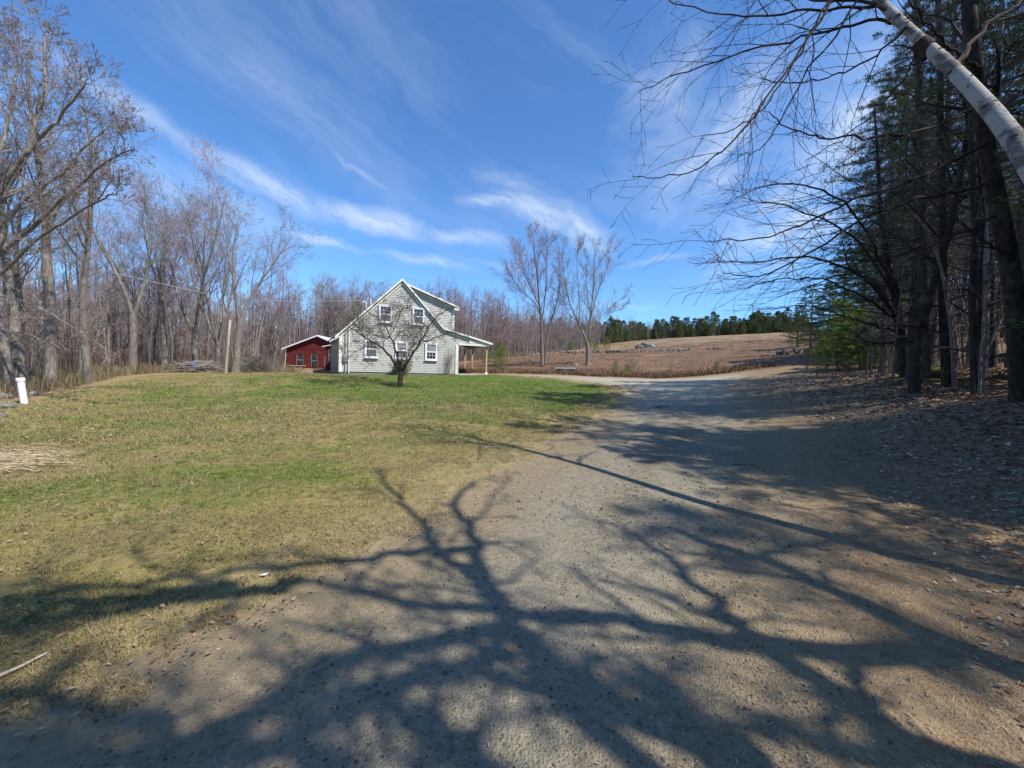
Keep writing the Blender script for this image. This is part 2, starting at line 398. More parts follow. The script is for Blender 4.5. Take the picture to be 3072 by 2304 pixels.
def sd_poly(x, y, poly):
    """signed distance, positive inside"""
    P = np.array(poly, float); Q = np.roll(P, -1, 0); d = np.full(x.shape, 1e9); ins = np.zeros(x.shape, bool)
    for (ax, ay), (bx, by) in zip(P, Q):
        ex, ey = bx-ax, by-ay; wx, wy = x-ax, y-ay; t_ = np.clip((wx*ex+wy*ey)/(ex*ex+ey*ey), 0, 1)
        d = np.minimum(d, (wx-ex*t_)**2 + (wy-ey*t_)**2)
        c = ((ay <= y) & (by > y)) | ((by <= y) & (ay > y))
        with np.errstate(divide='ignore', invalid='ignore'):
            ins ^= c & (x < ax + (y-ay)/(by-ay if by != ay else 1e-9)*ex)
    return np.where(ins, 1, -1)*np.sqrt(d)

def ground_fn(t, p, geo, b):
    sl_, sr, sf = attr(t, 'd_lawn'), attr(t, 'd_road'), attr(t, 'd_field')
    flat = t.map(geo, sc=(1, 1, .2))
    nA = t.noise(flat, .28, 5, .6); nB = t.noise(flat, 1.3, 6, .65); nC = t.noise(flat, 7., 6, .7); nD = t.noise(flat, 38., 4, .7)
    nE = t.noise(t.map(geo, sc=(1, 1, .2), loc=(31, 7, 0)), .6, 6, .62)
    fine = t.voro(flat, 75.); fine2 = t.voro(flat, 26.)
    wob = t.math('ADD', t.math('MULTIPLY', t.math('SUBTRACT', nB, .5), 1.1), t.math('MULTIPLY', t.math('SUBTRACT', nC, .5), .5))
    # lawn: green, olive and straw patches
    green = t.mix(nC, (.06, .12, .012), (.13, .195, .03)); straw = t.mix(nC, (.19, .15, .055), (.37, .29, .12))
    thatch = t.mix(nC, (.12, .095, .05), (.25, .19, .11))
    gx, gy = t.sep(geo)[:2]
    far = t.ramp(gy, 9, 20)                                     # the lawn is fresher nearer the house
    gsel = t.math('ADD', t.math('ADD', t.math('MULTIPLY', nA, .9), t.math('MULTIPLY', nE, .7)), t.math('MULTIPLY', nC, .35))
    gsel = t.math('SUBTRACT', gsel, t.math('MULTIPLY', t.math('MULTIPLY', far, t.ramp(gx, -16, -6)), .24))
    edge = t.ramp(t.math('ADD', sl_, t.math('MULTIPLY', wob, .8)), .05, 1.6, .45, 0.)
    gsel = t.math('ADD', gsel, edge)
    lawn = t.mix(t.ramp(gsel, .74, 1.04), green, straw)
    lawn = t.mix(t.ramp(t.math('ADD', t.math('MULTIPLY', nE, .6), t.math('MULTIPLY', nB, .6)), .6, .78, 0, .75), lawn, thatch)
    gk = t.noise(t.map(geo, sc=(1, 1, .2)), 13., 5, .75); lawn = t.mix(t.ramp(gk, .52, .7, 0, .55), lawn, (.38, .33, .16)); lawn = t.mix(t.ramp(gk, .48, .34, 0, .85), lawn, (.035, .038, .014))
    lawn = t.mix(t.ramp(nD, .55, .8, 0, .5), lawn, (.4, .36, .2))
    lawn = t.mix(t.ramp(nD, .45, .2, 0, .6), lawn, (.045, .05, .02))
    lawn = t.mix(t.math('MULTIPLY', t.ramp(t.math('ADD', sl_, wob), 1.1, .1), .7), lawn, t.mix(nC, (.2, .15, .075), (.46, .37, .2)))
    # packed gravel drive
    road = t.mix(nB, (.155, .133, .09), (.24, .208, .142))
    road = t.mix(t.ramp(nA, .4, .65, 0, .5), road, (.21, .185, .145))
    road = t.mix(t.ramp(fine.outputs['Distance'], .1, .5, .75, 0), road, t.mix(t.sep(fine.outputs['Color'])[0], (.08, .075, .065), (.42, .39, .33)))
    road = t.mix(t.ramp(fine2.outputs['Distance'], .1, .22, .5, 0), road, t.mix(t.sep(fine2.outputs['Color'])[1], (.08, .075, .07), (.36, .34, .31)))
    road = t.mix(t.ramp(nD, .5, .25, 0, .7), road, (.09, .08, .065))
    gm = t.noise(flat, 17., 5, .75); road = t.mix(t.ramp(gm, .48, .68, 0, .55), road, (.4, .355, .27)); road = t.mix(t.ramp(gm, .5, .34, 0, .7), road, (.07, .062, .05))
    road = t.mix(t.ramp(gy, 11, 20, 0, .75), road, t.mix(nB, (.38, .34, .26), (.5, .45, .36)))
    trk = t.math('MULTIPLY', t.ramp(sr, .7, 1.1), t.ramp(sr, 2.0, 1.5)); road = t.mix(t.math('MULTIPLY', trk, t.ramp(nB, .25, .6, .2, .5)), road, t.mix(nC, (.25, .22, .17), (.34, .31, .24)))
    redge = t.ramp(t.math('ADD', sr, wob), .1, 1.6, .8, 0)
    road = t.mix(redge, road, t.mix(nC, (.2, .15, .09), (.36, .28, .17)))
    # leaf litter under the trees
    vl = t.voro(t.map(geo, sc=(1, 1, .5)), 13.); vl2 = t.voro(t.map(geo, sc=(1, 1, .5), loc=(5, 3, 0)), 22.)
    lc = t.sep(vl.outputs['Color'])[0]; lc2 = t.sep(vl2.outputs['Color'])[1]
    leaf = t.mix(lc, (.1, .05, .028), (.4, .25, .15)); leaf = t.mix(t.ramp(lc2, .6, .8, 0, .8), leaf, (.5, .37, .26))
    leaf = t.mix(t.ramp(nC, .55, .3, 0, .85), leaf, (.05, .032, .022))
    duff = t.mix(nD, (.13, .08, .048), (.36, .26, .16)); duff = t.mix(t.ramp(nC, .4, .7), duff, t.mix(nD, (.2, .14, .08), (.45, .36, .22)))
    leaf = t.mix(t.ramp(t.math('ADD', sr, wob), -4.5, -2.0), leaf, duff)
    # mown blueberry field, rusty with bleached streaks
    fv = t.map(geo, sc=(.6, 1.6, .3), rot=(0, 0, .25))
    f1 = t.noise(fv, .22, 6, .65, .4); f2 = t.noise(fv, 1.9, 5, .7)
    fld = t.mix(f2, (.12, .067, .043), (.24, .15, .095))
    up = t.ramp(gy, 52, 100, -.05, .1)
    fld = t.mix(t.ramp(t.math('ADD', t.math('ADD', f1, t.math('MULTIPLY', f2, .3)), up), .62, .9), fld, t.mix(f2, (.22, .165, .09), (.42, .33, .2)))
    fld = t.mix(t.ramp(nB, .56, .72, 0, .6), fld, (.17, .155, .075))
    fld = t.mix(t.ramp(nC, .52, .3, 0, .7), fld, (.06, .03, .022))
    ml = t.ramp(t.math('ADD', sl_, t.math('MULTIPLY', wob, .7)), -.12, .22)
    mr = t.ramp(t.math('ADD', sr, t.math('MULTIPLY', wob, .6)), -.3, .35)
    mf = t.ramp(t.math('ADD', sf, wob), -.3, .4)
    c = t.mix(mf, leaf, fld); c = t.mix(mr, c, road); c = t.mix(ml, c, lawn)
    h = t.math('ADD', t.math('MULTIPLY', nC, 1.), t.math('MULTIPLY', nD, .45))
    h = t.math('ADD', h, t.math('MULTIPLY', fine2.outputs['Distance'], .15))
    hr = t.math('ADD', t.math('MULTIPLY', h, t.math('SUBTRACT', 1.3, mr)), t.math('MULTIPLY', fine.outputs['Distance'], .25))
    bump(t, b, hr, .75, .045)
    b.inputs['Roughness'].default_value = .95; b.inputs['Specular IOR Level'].default_value = .12
    return c
mat('ground_cover', ground_fn)

def vnoise(x, y, s, seed=0):
    xi, yi = np.floor(x/s).astype(int), np.floor(y/s).astype(int); fx, fy = x/s-xi, y/s-yi
    fx = fx*fx*(3-2*fx); fy = fy*fy*(3-2*fy)
    def h(a, b):
        n = (a*374761393 + b*668265263 + seed*1442695041) & 0xffffffff
        n = ((n ^ (n >> 13))*1274126177) & 0xffffffff
        return ((n ^ (n >> 16)) & 0xffff)/65535.
    return (h(xi, yi)*(1-fx)+h(xi+1, yi)*fx)*(1-fy) + (h(xi, yi+1)*(1-fx)+h(xi+1, yi+1)*fx)*fy
def relief(x, y):
    """small real unevenness added to the smooth terrain"""
    dl, dr = sd_poly(x, y, LAWN), sd_poly(x, y, ROAD)
    soft = np.clip(.5-dr, 0, 1)
    r_ = (vnoise(x, y, 1.6, 1)-.5)*.07 + (vnoise(x, y, .55, 2)-.5)*.035 + (vnoise(x, y, .2, 3)-.5)*.018
    wood = np.clip(-dr/2, 0, 1)*np.clip(-dl, 0, 1)
    w_ = (vnoise(x, y, 2.3, 4)-.5)*.22 + (vnoise(x, y, .4, 5)-.5)*.05
    rut = (vnoise(x, y, .9, 6)-.5)*.012 + (vnoise(x, y, .12, 8)-.5)*.006
    return r_*soft + w_*wood + rut*(1-soft)
def gzr(x, y):
    x = np.atleast_1d(np.asarray(x, float)); y = np.atleast_1d(np.asarray(y, float))
    return gz(x, y) + relief(x, y)

def build_ground():
    na = 620; rr = [.0, .35]
    while rr[-1] < 420: rr.append(rr[-1]*1.0155+.004)
    rr = np.array(rr); th = np.concatenate([np.linspace(-rad(62), rad(62), na), np.linspace(rad(62), rad(298), 130)[1:-1]])
    R2, T2 = np.meshgrid(rr, th, indexing='ij'); X, Y = R2*np.sin(T2), R2*np.cos(T2)
    Z = gzr(X.ravel(), Y.ravel()).reshape(X.shape)
    nr, nt = X.shape; V = np.stack([X, Y, Z], -1).reshape(-1, 3)
    ids = np.arange(nr*nt).reshape(nr, nt); A = ids[:-1]; B = ids[1:]; A2 = np.roll(A, -1, 1); B2 = np.roll(B, -1, 1)
    F = np.stack([A, B, B2, A2], -1).reshape(-1, 4)[:, ::-1]
    xs, ys = V[:, 0], V[:, 1]
    D = {k: np.clip(sd_poly(xs, ys, P_), -9, 9) for k, P_ in (('d_lawn', LAWN), ('d_road', ROAD), ('d_field', FIELD))}
    fc = {k: v[F].mean(1) for k, v in D.items()}
    zone = np.full(len(F), 3); zone[fc['d_field'] > 0] = 2; zone[fc['d_road'] > 0] = 1; zone[fc['d_lawn'] > 0] = 0
    for i, nm in enumerate(('lawn', 'driveway', 'field', 'ground')):
        f = F[zone == i]; u, inv = np.unique(f, return_inverse=True)
        mb = MB(); mb.add(V[u], inv.reshape(f.shape), 0, **{k: v[u] for k, v in D.items()})
        o = obj(nm, mb, 'ground_cover', smooth=True)
        tag(o, {'lawn': 'patchy green and straw coloured lawn in front of the house', 'driveway': 'packed pale gravel drive curving past the lawn', 'field': 'rusty brown mown field rising to the tree line',
                'ground': 'leaf littered forest ground around the lawn and drive'}[nm], {'lawn': 'lawn', 'driveway': 'drive', 'field': 'field', 'ground': 'ground'}[nm], kind='structure')
build_ground()

# ------------------------------------------------------------------ loose cover lying on the ground
rs = np.random.RandomState(11)
def scatter_polar(n, r0, r1, a0, a1, power=1.):
    u_ = rs.rand(n); r = r0*(r1/r0)**(u_**power); a = np.radians(rs.uniform(a0, a1, n)); return r*np.sin(a), r*np.cos(a)
def build_grass():
    x, y = scatter_polar(380000, 1.9, 34, -56, 26, .8)
    dl = sd_poly(x, y, LAWN); dens = vnoise(x, y, .5, 21)*.6 + vnoise(x, y, .13, 22)*.4
    k = (dl + (vnoise(x, y, .35, 23)-.5)*.9 > 0) & (dens > .36) & (x > -18)
    x, y, dl = x[k], y[k], dl[k]; n = len(x); z = gzr(x, y)
    d = np.hypot(x, y); sc = np.clip(d/7, .8, 3.2)
    hgt = rs.uniform(.012, .042, n)*np.clip(sc, .8, 1.8); w = rs.uniform(.002, .004, n)*sc
    a = rs.uniform(0, 2*pi, n); la = rs.uniform(0, 2*pi, n); lean = rs.uniform(.3, 1.5, n)*hgt
    base = np.stack([x, y, z-.004], -1); wv = np.stack([np.cos(a), np.sin(a), 0*a], -1)*w[:, None]
    tip = base + np.stack([np.cos(la)*lean, np.sin(la)*lean, hgt+.004], -1)
    V = np.stack([base-wv, base+wv, tip], 1).reshape(-1, 3)
    patch = vnoise(x, y, 3.1, 31)*.55 + vnoise(x, y, 1.1, 32)*.3 + rs.rand(n)*.45 - np.clip((y-9)/11, 0, 1)*np.clip((x+16)/10, 0, 1)*.22 + np.clip(1-dl, 0, 1)*.22
    straw = np.clip((patch-.44)/.14, 0, 1)[:, None]
    g_ = np.array([.1, .15, .025])*(.6+.8*rs.rand(n))[:, None]; s_ = np.array([.36, .3, .14])*(.5+.7*rs.rand(n))[:, None]
    c = g_*(1-straw)+s_*straw; c *= np.where(rs.rand(n) < .35, .35, 1.)[:, None]
    mb = MB(); mb.add(V, np.arange(3*n).reshape(-1, 3), 0, col=np.repeat(c, 3, 0))
    tag(obj('grass', mb, 'blades'), 'short sparse green and dry grass blades of the lawn', 'grass', kind='stuff')
build_grass()
def build_tufts():
    x, y = scatter_polar(5200, 2.1, 24, -56, 26, .75); dl = sd_poly(x, y, LAWN); k = (dl > .05) & (x > -17) & ((vnoise(x, y, 1.3, 61) > .5) | (dl < .7)); x, y, dl = x[k], y[k], dl[k]
    nb = 16; x = np.repeat(x, nb); y = np.repeat(y, nb); dl = np.repeat(dl, nb); n = len(x); sc = np.clip(np.hypot(x, y)/6, .8, 2.6); x = x+rs.normal(0, .022, n)*sc; y = y+rs.normal(0, .022, n)*sc; z = gzr(x, y)
    hgt = rs.uniform(.02, .075, n); w = rs.uniform(.0015, .003, n)*sc; a = rs.uniform(0, 2*pi, n); la = rs.uniform(0, 2*pi, n); lean = rs.uniform(.2, 1.4, n)*hgt
    base = np.stack([x, y, z-.004], -1); wv = np.stack([np.cos(a), np.sin(a), 0*a], -1)*w[:, None]; tip = base+np.stack([np.cos(la)*lean, np.sin(la)*lean, hgt], -1)
    st_ = (np.repeat(rs.rand(n//nb), nb) < np.where(dl < 1., .85, .45))[:, None]
    c = np.where(st_, np.array([.42, .34, .18])*rs.uniform(.5, 1.1, (n, 1)), np.array([.08, .135, .02])*rs.uniform(.5, 1.3, (n, 1)))
    mb = MB(); mb.add(np.stack([base-wv, base+wv, tip], 1).reshape(-1, 3), np.arange(3*n).reshape(-1, 3), 0, col=np.repeat(c, 3, 0))
    tag(obj('grass_tufts', mb, 'blades'), 'taller tufts of green and dead grass in the lawn', 'grass', kind='stuff')
build_tufts()

def flat_bits(name, x, y, ln, wd, cols, label, cat, lift=.004, curl=.3, matn='blades'):
    n = len(x); z = gzr(x, y); a = rs.uniform(0, 2*pi, n)
    ux = np.stack([np.cos(a), np.sin(a), rs.uniform(-curl, curl, n)], -1)*ln[:, None]; vx = np.stack([-np.sin(a), np.cos(a), rs.uniform(-curl, curl, n)], -1)*wd[:, None]
    c0 = np.stack([x, y, z+lift+rs.rand(n)*.012*curl*3], -1)
    V = np.stack([c0-ux, c0-vx, c0+ux, c0+vx], 1).reshape(-1, 3)
    mb = MB(); mb.add(V, np.arange(4*n).reshape(-1, 4), 0, col=np.repeat(cols, 4, 0))
    return tag(obj(name, mb, matn), label, cat, kind='stuff')
def pick(cs, n, lo=.7, hi=1.25):
    cs = np.array(cs); return cs[rs.randint(0, len(cs), n)]*rs.uniform(lo, hi, n)[:, None]
# fallen leaves on the bank under the trees, thinning out over the drive's edge
x, y = scatter_polar(90000, 2.0, 30, 8, 66, .8)
dr = sd_poly(x, y, ROAD); k = (dr < rs.uniform(-4.5, -.5, len(x))) & (sd_poly(x, y, FIELD) < rs.uniform(-.5, .8, len(x))) & (sd_poly(x, y, LAWN) < -.5); x, y = x[k], y[k]; n_ = len(x); s_ = np.clip(np.hypot(x, y)/9, .7, 1.8)
flat_bits('fallen_leaves', x, y, rs.uniform(.02, .045, n_)*s_, rs.uniform(.012, .026, n_)*s_, pick([(.34, .18, .1), (.46, .32, .21), (.24, .12, .06), (.56, .45, .34), (.14, .07, .045)], n_), 'brown and tan fallen leaves covering the bank under the trees', 'leaves', .008, .45)
# pine needles and chips along the drive's right side
x, y = scatter_polar(60000, 1.5, 12, 10, 60, .9)
dr = sd_poly(x, y, ROAD); k = (dr < rs.uniform(-2.5, 1.1, len(x))) & (vnoise(x, y, .5, 41) > .3); x, y = x[k], y[k]; n_ = len(x); s_ = np.clip(np.hypot(x, y)/3.5, .8, 2.2)
flat_bits('pine_straw', x, y, rs.uniform(.015, .045, n_)*s_, rs.uniform(.0008, .0016, n_)*s_, pick([(.42, .27, .14), (.3, .17, .09), (.52, .4, .25), (.2, .11, .06)], n_), 'rusty fallen pine needles matted beside the drive', 'needles', .003, .25)
x, y = scatter_polar(7000, 1.4, 16, -56, 58, 1.); k = rs.rand(len(x)) < np.where(x > 1.2, 1., .12); x, y = x[k], y[k]; n_ = len(x)
flat_bits('litter', x, y, rs.uniform(.005, .02, n_), rs.uniform(.002, .006, n_), pick([(.32, .26, .18), (.28, .2, .13), (.18, .12, .08), (.36, .32, .26)], n_), 'scraps of bark, twig and dry leaf strewn over the ground', 'debris', .004, .3)
# dead leaves and thatch tufts on the lawn
x, y = scatter_polar(5000, 2.2, 26, -56, 10, .8); k = (sd_poly(x, y, LAWN) > -.3) & (vnoise(x, y, .9, 44) > .55) & (x > -18); x, y = x[k], y[k]; n_ = len(x); s_ = np.clip(np.hypot(x, y)/6, .8, 2)
flat_bits('dead_leaves', x, y, rs.uniform(.01, .03, n_)*s_, rs.uniform(.006, .016, n_)*s_, pick([(.34, .22, .13), (.24, .14, .08), (.38, .3, .2), (.15, .08, .05)], n_), 'scattered dead leaves and thatch on the lawn', 'leaves', .012, .5)

def build_gravel():
    n = 26000; x, y = scatter_polar(n, 1.35, 9, -50, 50, .85); dr = sd_poly(x, y, ROAD); k = dr > rs.uniform(-.5, .6, n); x, y = x[k], y[k]; n = len(x)
    s = rs.lognormal(-5.35, .5, n); s = np.clip(s, .002, .016)*np.clip(np.hypot(x, y)/3, .8, 1.6)
    o = np.array([[1, 0, 0], [0, 1, 0], [-1, 0, 0], [0, -1, 0], [0, 0, .8], [0, 0, -.5]])
    F = np.array([[0, 1, 4], [1, 2, 4], [2, 3, 4], [3, 0, 4], [1, 0, 5], [2, 1, 5], [3, 2, 5], [0, 3, 5]])
    z = gzr(x, y); a = rs.uniform(0, 6.3, n)
    V = o[None]*s[:, None, None]*rs.uniform(.6, 1.3, (n, 6, 1)); ca, sa = np.cos(a)[:, None], np.sin(a)[:, None]
    V = np.stack([V[..., 0]*ca-V[..., 1]*sa, V[..., 0]*sa+V[..., 1]*ca, V[..., 2]], -1) + np.stack([x, y, z+s*.2], -1)[:, None]
    c = pick([(.2, .18, .15), (.26, .235, .19), (.12, .105, .09), (.24, .2, .14), (.33, .31, .27)], n, .6, 1.1)
    mb = MB(); mb.add(V.reshape(-1, 3), (F[None]+np.arange(n)[:, None, None]*6).reshape(-1, 3), 0, col=np.repeat(c, 6, 0))
    tag(obj('gravel', mb, 'stones'), 'small loose stones of the gravel drive', 'gravel', kind='stuff')
build_gravel()
# ------------------------------------------------------------------ trees
def nrm(v):
    l = sqrt(v[0]*v[0]+v[1]*v[1]+v[2]*v[2]) or 1e-9; return (v[0]/l, v[1]/l, v[2]/l)
def offdir(R, d, ang, az=None):
    a = (0, 0, 1) if abs(d[2]) < .9 else (1, 0, 0)
    u = nrm((d[1]*a[2]-d[2]*a[1], d[2]*a[0]-d[0]*a[2], d[0]*a[1]-d[1]*a[0])); v = (d[1]*u[2]-d[2]*u[1], d[2]*u[0]-d[0]*u[2], d[0]*u[1]-d[1]*u[0])
    if az is None: az = R.uniform(0, 2*pi)
    c, s, ca, sa = cos(ang), sin(ang), cos(az), sin(az)
    return tuple(d[i]*c + (u[i]*ca+v[i]*sa)*s for i in range(3))
class Grow:
    """branching habit: lists per level"""
    def __init__(s, seed, kids, ratio, ang, wob=.12, trop=(0, .04, .05, .03, .02), seg=(12, 8, 5, 4, 3), sides=(8, 6, 4, 3, 3), rmin=.004, rr=(.55, .5, .5, .5), t0=(.3, .2, .15, .15), endf=.25, flat=0.):
        s.R = random.Random(seed); s.kids, s.ratio, s.ang, s.wob, s.trop, s.seg, s.sides, s.rmin, s.rr, s.t0, s.endf, s.flat = kids, ratio, ang, wob, trop, seg, sides, rmin, rr, t0, endf, flat
        s.polys = {}; s.tips = []; s.maxl = len(kids)
    def branch(s, p, d, L, r, lv):
        R = s.R; n = s.seg[lv]; st = L/n; P = [p]; Rr = [r]; D = [d]
        w = s.wob*(1.4 if lv else .6); tr = s.trop[lv]
        for i in range(n):
            d = nrm((d[0]+R.gauss(0, w), d[1]+R.gauss(0, w), (d[2]+R.gauss(0, w))*(1-s.flat*(lv > 0)) + tr))
            p = (p[0]+d[0]*st, p[1]+d[1]*st, p[2]+d[2]*st); P.append(p); D.append(d)
            Rr.append(max(s.rmin*.8, r*(1-(1-s.endf)*(i+1)/n)))
        s.polys.setdefault(lv, []).append((P, Rr, s.sides[lv]))
        s.fork(P, Rr, D, L, lv)
    def fork(s, P, Rr, D, L, lv, count=None, t0=None, side=None):
        R = s.R; n = len(P)-1
        if lv >= s.maxl: s.tips.append((P[-1], D[-1])); return
        k = count if count is not None else s.kids[lv]
        k = max(1, int(k*R.uniform(.8, 1.2)+.5)); t0 = s.t0[lv] if t0 is None else t0
        for j in range(k):
            t = t0 + (1-t0)*((j+R.random())/k)**.9; f = min(t*n, n-.001); i = int(f); fr = f-i
            q = tuple(P[i][a]*(1-fr)+P[i+1][a]*fr for a in range(3)); r = Rr[i]*(1-fr)+Rr[i+1]*fr
            dd = offdir(R, nrm(D[min(i+1, n)]), rad(s.ang[lv]*R.uniform(.7, 1.3)), side)
            LL = L*s.ratio[lv]*R.uniform(.65, 1.2)*(1-.55*(t-t0)/(1.001-t0)*(1 if lv == 0 else .7))
            s.branch(q, dd, LL, max(s.rmin, r*s.rr[lv]*R.uniform(.8, 1.1)), lv+1)
        s.tips.append((P[-1], D[-1]))
    def path(s, P, r0, r1, lv=0, sub=3, count=None, t0=.15, sides=8, kink=.0, fork=True, Lk=None):
        """hand laid limb through given points, then side branches from it"""
        P = np.array(P, float); 
        for _ in range(sub):   # corner cutting that keeps the ends
            Q = [P[0]]
            for a, b_ in zip(P[:-1], P[1:]): Q += [a*.75+b_*.25, a*.25+b_*.75]
            Q.append(P[-1]); P = np.array(Q)
            if len(P) > 40: break
        sel = np.unique(np.linspace(0, len(P)-1, 26).astype(int)); P = P[sel]
        rg = np.random.RandomState(s.R.randint(0, 99999)); P[1:-1] += rg.normal(0, kink, (len(P)-2, 3))
        n = len(P); t = np.linspace(0, 1, n); Rr = r0+(r1-r0)*t**.85
        s.polys.setdefault(lv, []).append((P.tolist(), Rr.tolist(), sides))
        D = np.gradient(P, axis=0); D = [nrm(tuple(v)) for v in D]
        L = float(np.linalg.norm(np.diff(P, axis=0), axis=1).sum()) if Lk is None else Lk
        if fork: s.fork([tuple(v) for v in P], Rr.tolist(), D, L, lv, count, t0)
        return P
def buds(mb, tips, size, mi, seed=1, per=1, spread=.05):
    rg = np.random.RandomState(seed); T_ = np.array([t[0] for t in tips]); 
    if per < 1: T_ = T_[rg.rand(len(T_)) < per]
    else: T_ = np.repeat(T_, int(per), 0)
    n = len(T_)
    if n == 0: return
    T_ = T_ + rg.normal(0, spread, (n, 3)); s_ = size*rg.uniform(.5, 1.4, (n, 1))
    a = rg.normal(size=(n, 3)); a /= np.linalg.norm(a, axis=1, keepdims=True); b_ = np.cross(a, rg.normal(size=(n, 3))); b_ /= np.linalg.norm(b_, axis=1, keepdims=True); c_ = np.cross(a, b_)
    V = np.stack([T_+a*s_*1.3, T_+b_*s_*.7, T_-b_*s_*.4+c_*s_*.6, T_-b_*s_*.4-c_*s_*.6], 1).reshape(-1, 3)
    F = np.array([[0, 1, 2], [0, 2, 3], [0, 3, 1], [1, 3, 2]])
    mb.add(V, (F[None]+np.arange(n)[:, None, None]*4).reshape(-1, 3), mi)
def meshes(G, name, bark, twig, bud=None, bsize=.02, bper=1, thick=1, seed=3, spread=.05):
    """trunk mesh (level 0 .. thick-1) and crown mesh"""
    a = MB(); b = MB()
    for lv, pl in G.polys.items():
        if lv < thick: tubes(a, pl, 0)
        else: tubes(b, pl, 0 if lv >= 2 else 1)
    m2 = [twig, bark]
    if bud: buds(b, G.tips, bsize, 2, seed, bper, spread); m2.append(bud)
    return a.mesh(name+'_trunk', bark, True), b.mesh(name+'_crown', m2, False)
def tree(name, ms, x, y, rz=0., sc=1., label='', cat='tree', group=None, z=None, lean=(0, 0), sink=.12, one=False, szx=1.):
    zz = (gz(x, y) if z is None else z) - sink
    if one:
        o = put(name, ms, None, (x, y, zz)); o.rotation_euler = (lean[0], lean[1], rz); o.scale = (sc*szx, sc*szx, sc)
        return tag(o, label, cat, group)
    e = empty(name, (x, y, zz)); e.rotation_euler = (lean[0], lean[1], rz); e.scale = (sc*szx, sc*szx, sc)
    put('trunk', ms[0], e); put('crown', ms[1], e)
    if len(ms) > 2: put('foliage', ms[2], e)
    return tag(e, label, cat, group)

# --- prototypes of leafless trees (unit metres, about 13 m tall)
def bare(seed, H=13., r=.15, k0=15, lowest=.35, red=False, spread=42, first=.34, dens=1.):
    G = Grow(seed, [k0, int(9*dens), 6, 2], [first, .52, .58, .5], [spread, 40, 42, 42], wob=.065, trop=(.015, .09, .06, .03, .02), seg=(14, 8, 5, 3, 2), sides=(8, 5, 3, 3, 3),
             rmin=.0055, rr=(.42, .5, .55, .6), t0=(lowest, .2, .12, .1), endf=.12)
    G.branch((0, 0, 0), (0, 0, 1), H, r, 0)
    # root flare
    P, Rr, k = G.polys[0][0]; Rr[0] *= 1.35
    return meshes(G, 'bare_%d' % seed, 'grey_bark', 'twig_red' if red else 'twig_grey', 'bud' if red else None, .022, .45, seed=seed)
def forked(seed, H=13., r=.19, n=3, red=False, h0=.2, splay=17, dens=1.):
    G = Grow(seed, [11, int(9*dens), 6, 2], [.5, .5, .58, .5], [34, 40, 42, 42], wob=.07, trop=(.03, .07, .05, .03, .02), seg=(12, 8, 5, 3, 2), sides=(8, 5, 3, 3, 3), rmin=.0055, rr=(.5, .5, .55, .6), t0=(.25, .2, .12, .1), endf=.1)
    R = G.R; b = H*h0
    G.polys[0] = [([(0, 0, 0), (.02, .01, b*.3), (-.02, .02, b*.7), (0, 0, b*1.02)], [r*1.35, r*1.05, r, r*.95], 10)]
    a0 = R.uniform(0, 6)
    for i in range(n):
        a = a0+i*2*pi/n+R.uniform(-.3, .3); s_ = rad(splay)*R.uniform(.6, 1.3); 
        d = (sin(s_)*cos(a), sin(s_)*sin(a), cos(s_)); keep = G.polys
        G.branch((0, 0, b*.97), d, (H-b)*R.uniform(.85, 1.05), r*.62, 0)
    return meshes(G, 'forked_%d' % seed, 'grey_bark', 'twig_red' if red else 'twig_grey', 'bud' if red else None, .022, .5, seed=seed)
def sapling(seed, H=7., r=.045, k0=16):
    G = Grow(seed, [k0, 5, 4], [.22, .45, .5], [48, 45, 45], wob=.09, trop=(.01, .05, .03, .02), seg=(10, 5, 3, 2), sides=(6, 3, 3, 3), rmin=.005, rr=(.45, .6, .6), t0=(.25, .2, .1), endf=.15)
    G.branch((0, 0, 0), (0, 0, 1), H, r, 0)
    return meshes(G, 'sapling_%d' % seed, 'grey_bark', 'twig_grey', 'bud_brown', .02, .5, seed=seed)
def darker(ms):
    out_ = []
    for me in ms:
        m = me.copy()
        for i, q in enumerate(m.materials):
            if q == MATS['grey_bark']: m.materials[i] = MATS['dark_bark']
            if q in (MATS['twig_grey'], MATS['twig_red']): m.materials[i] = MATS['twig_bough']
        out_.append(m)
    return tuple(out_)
BARE = [bare(1), bare(2, 14, .17, 14, .45), bare(3, 13, .13, 18, .3, True), bare(4, 12.5, .12, 13, .5, False, 35, .28), bare(5, 14, .16, 16, .3, True, 45, .36), bare(6, 13, .1, 12, .5, False, 33, .24)]
FORK = [forked(11, 13, .2, 3, True), forked(12, 14, .22, 2, False, .28), forked(13, 13, .18, 4, False, .15, 20)]
SAPL = [sapling(21), sapling(22, 6, .04, 14), sapling(23, 8, .055, 18)]

BARED = [darker(b) for b in BARE[:4]]
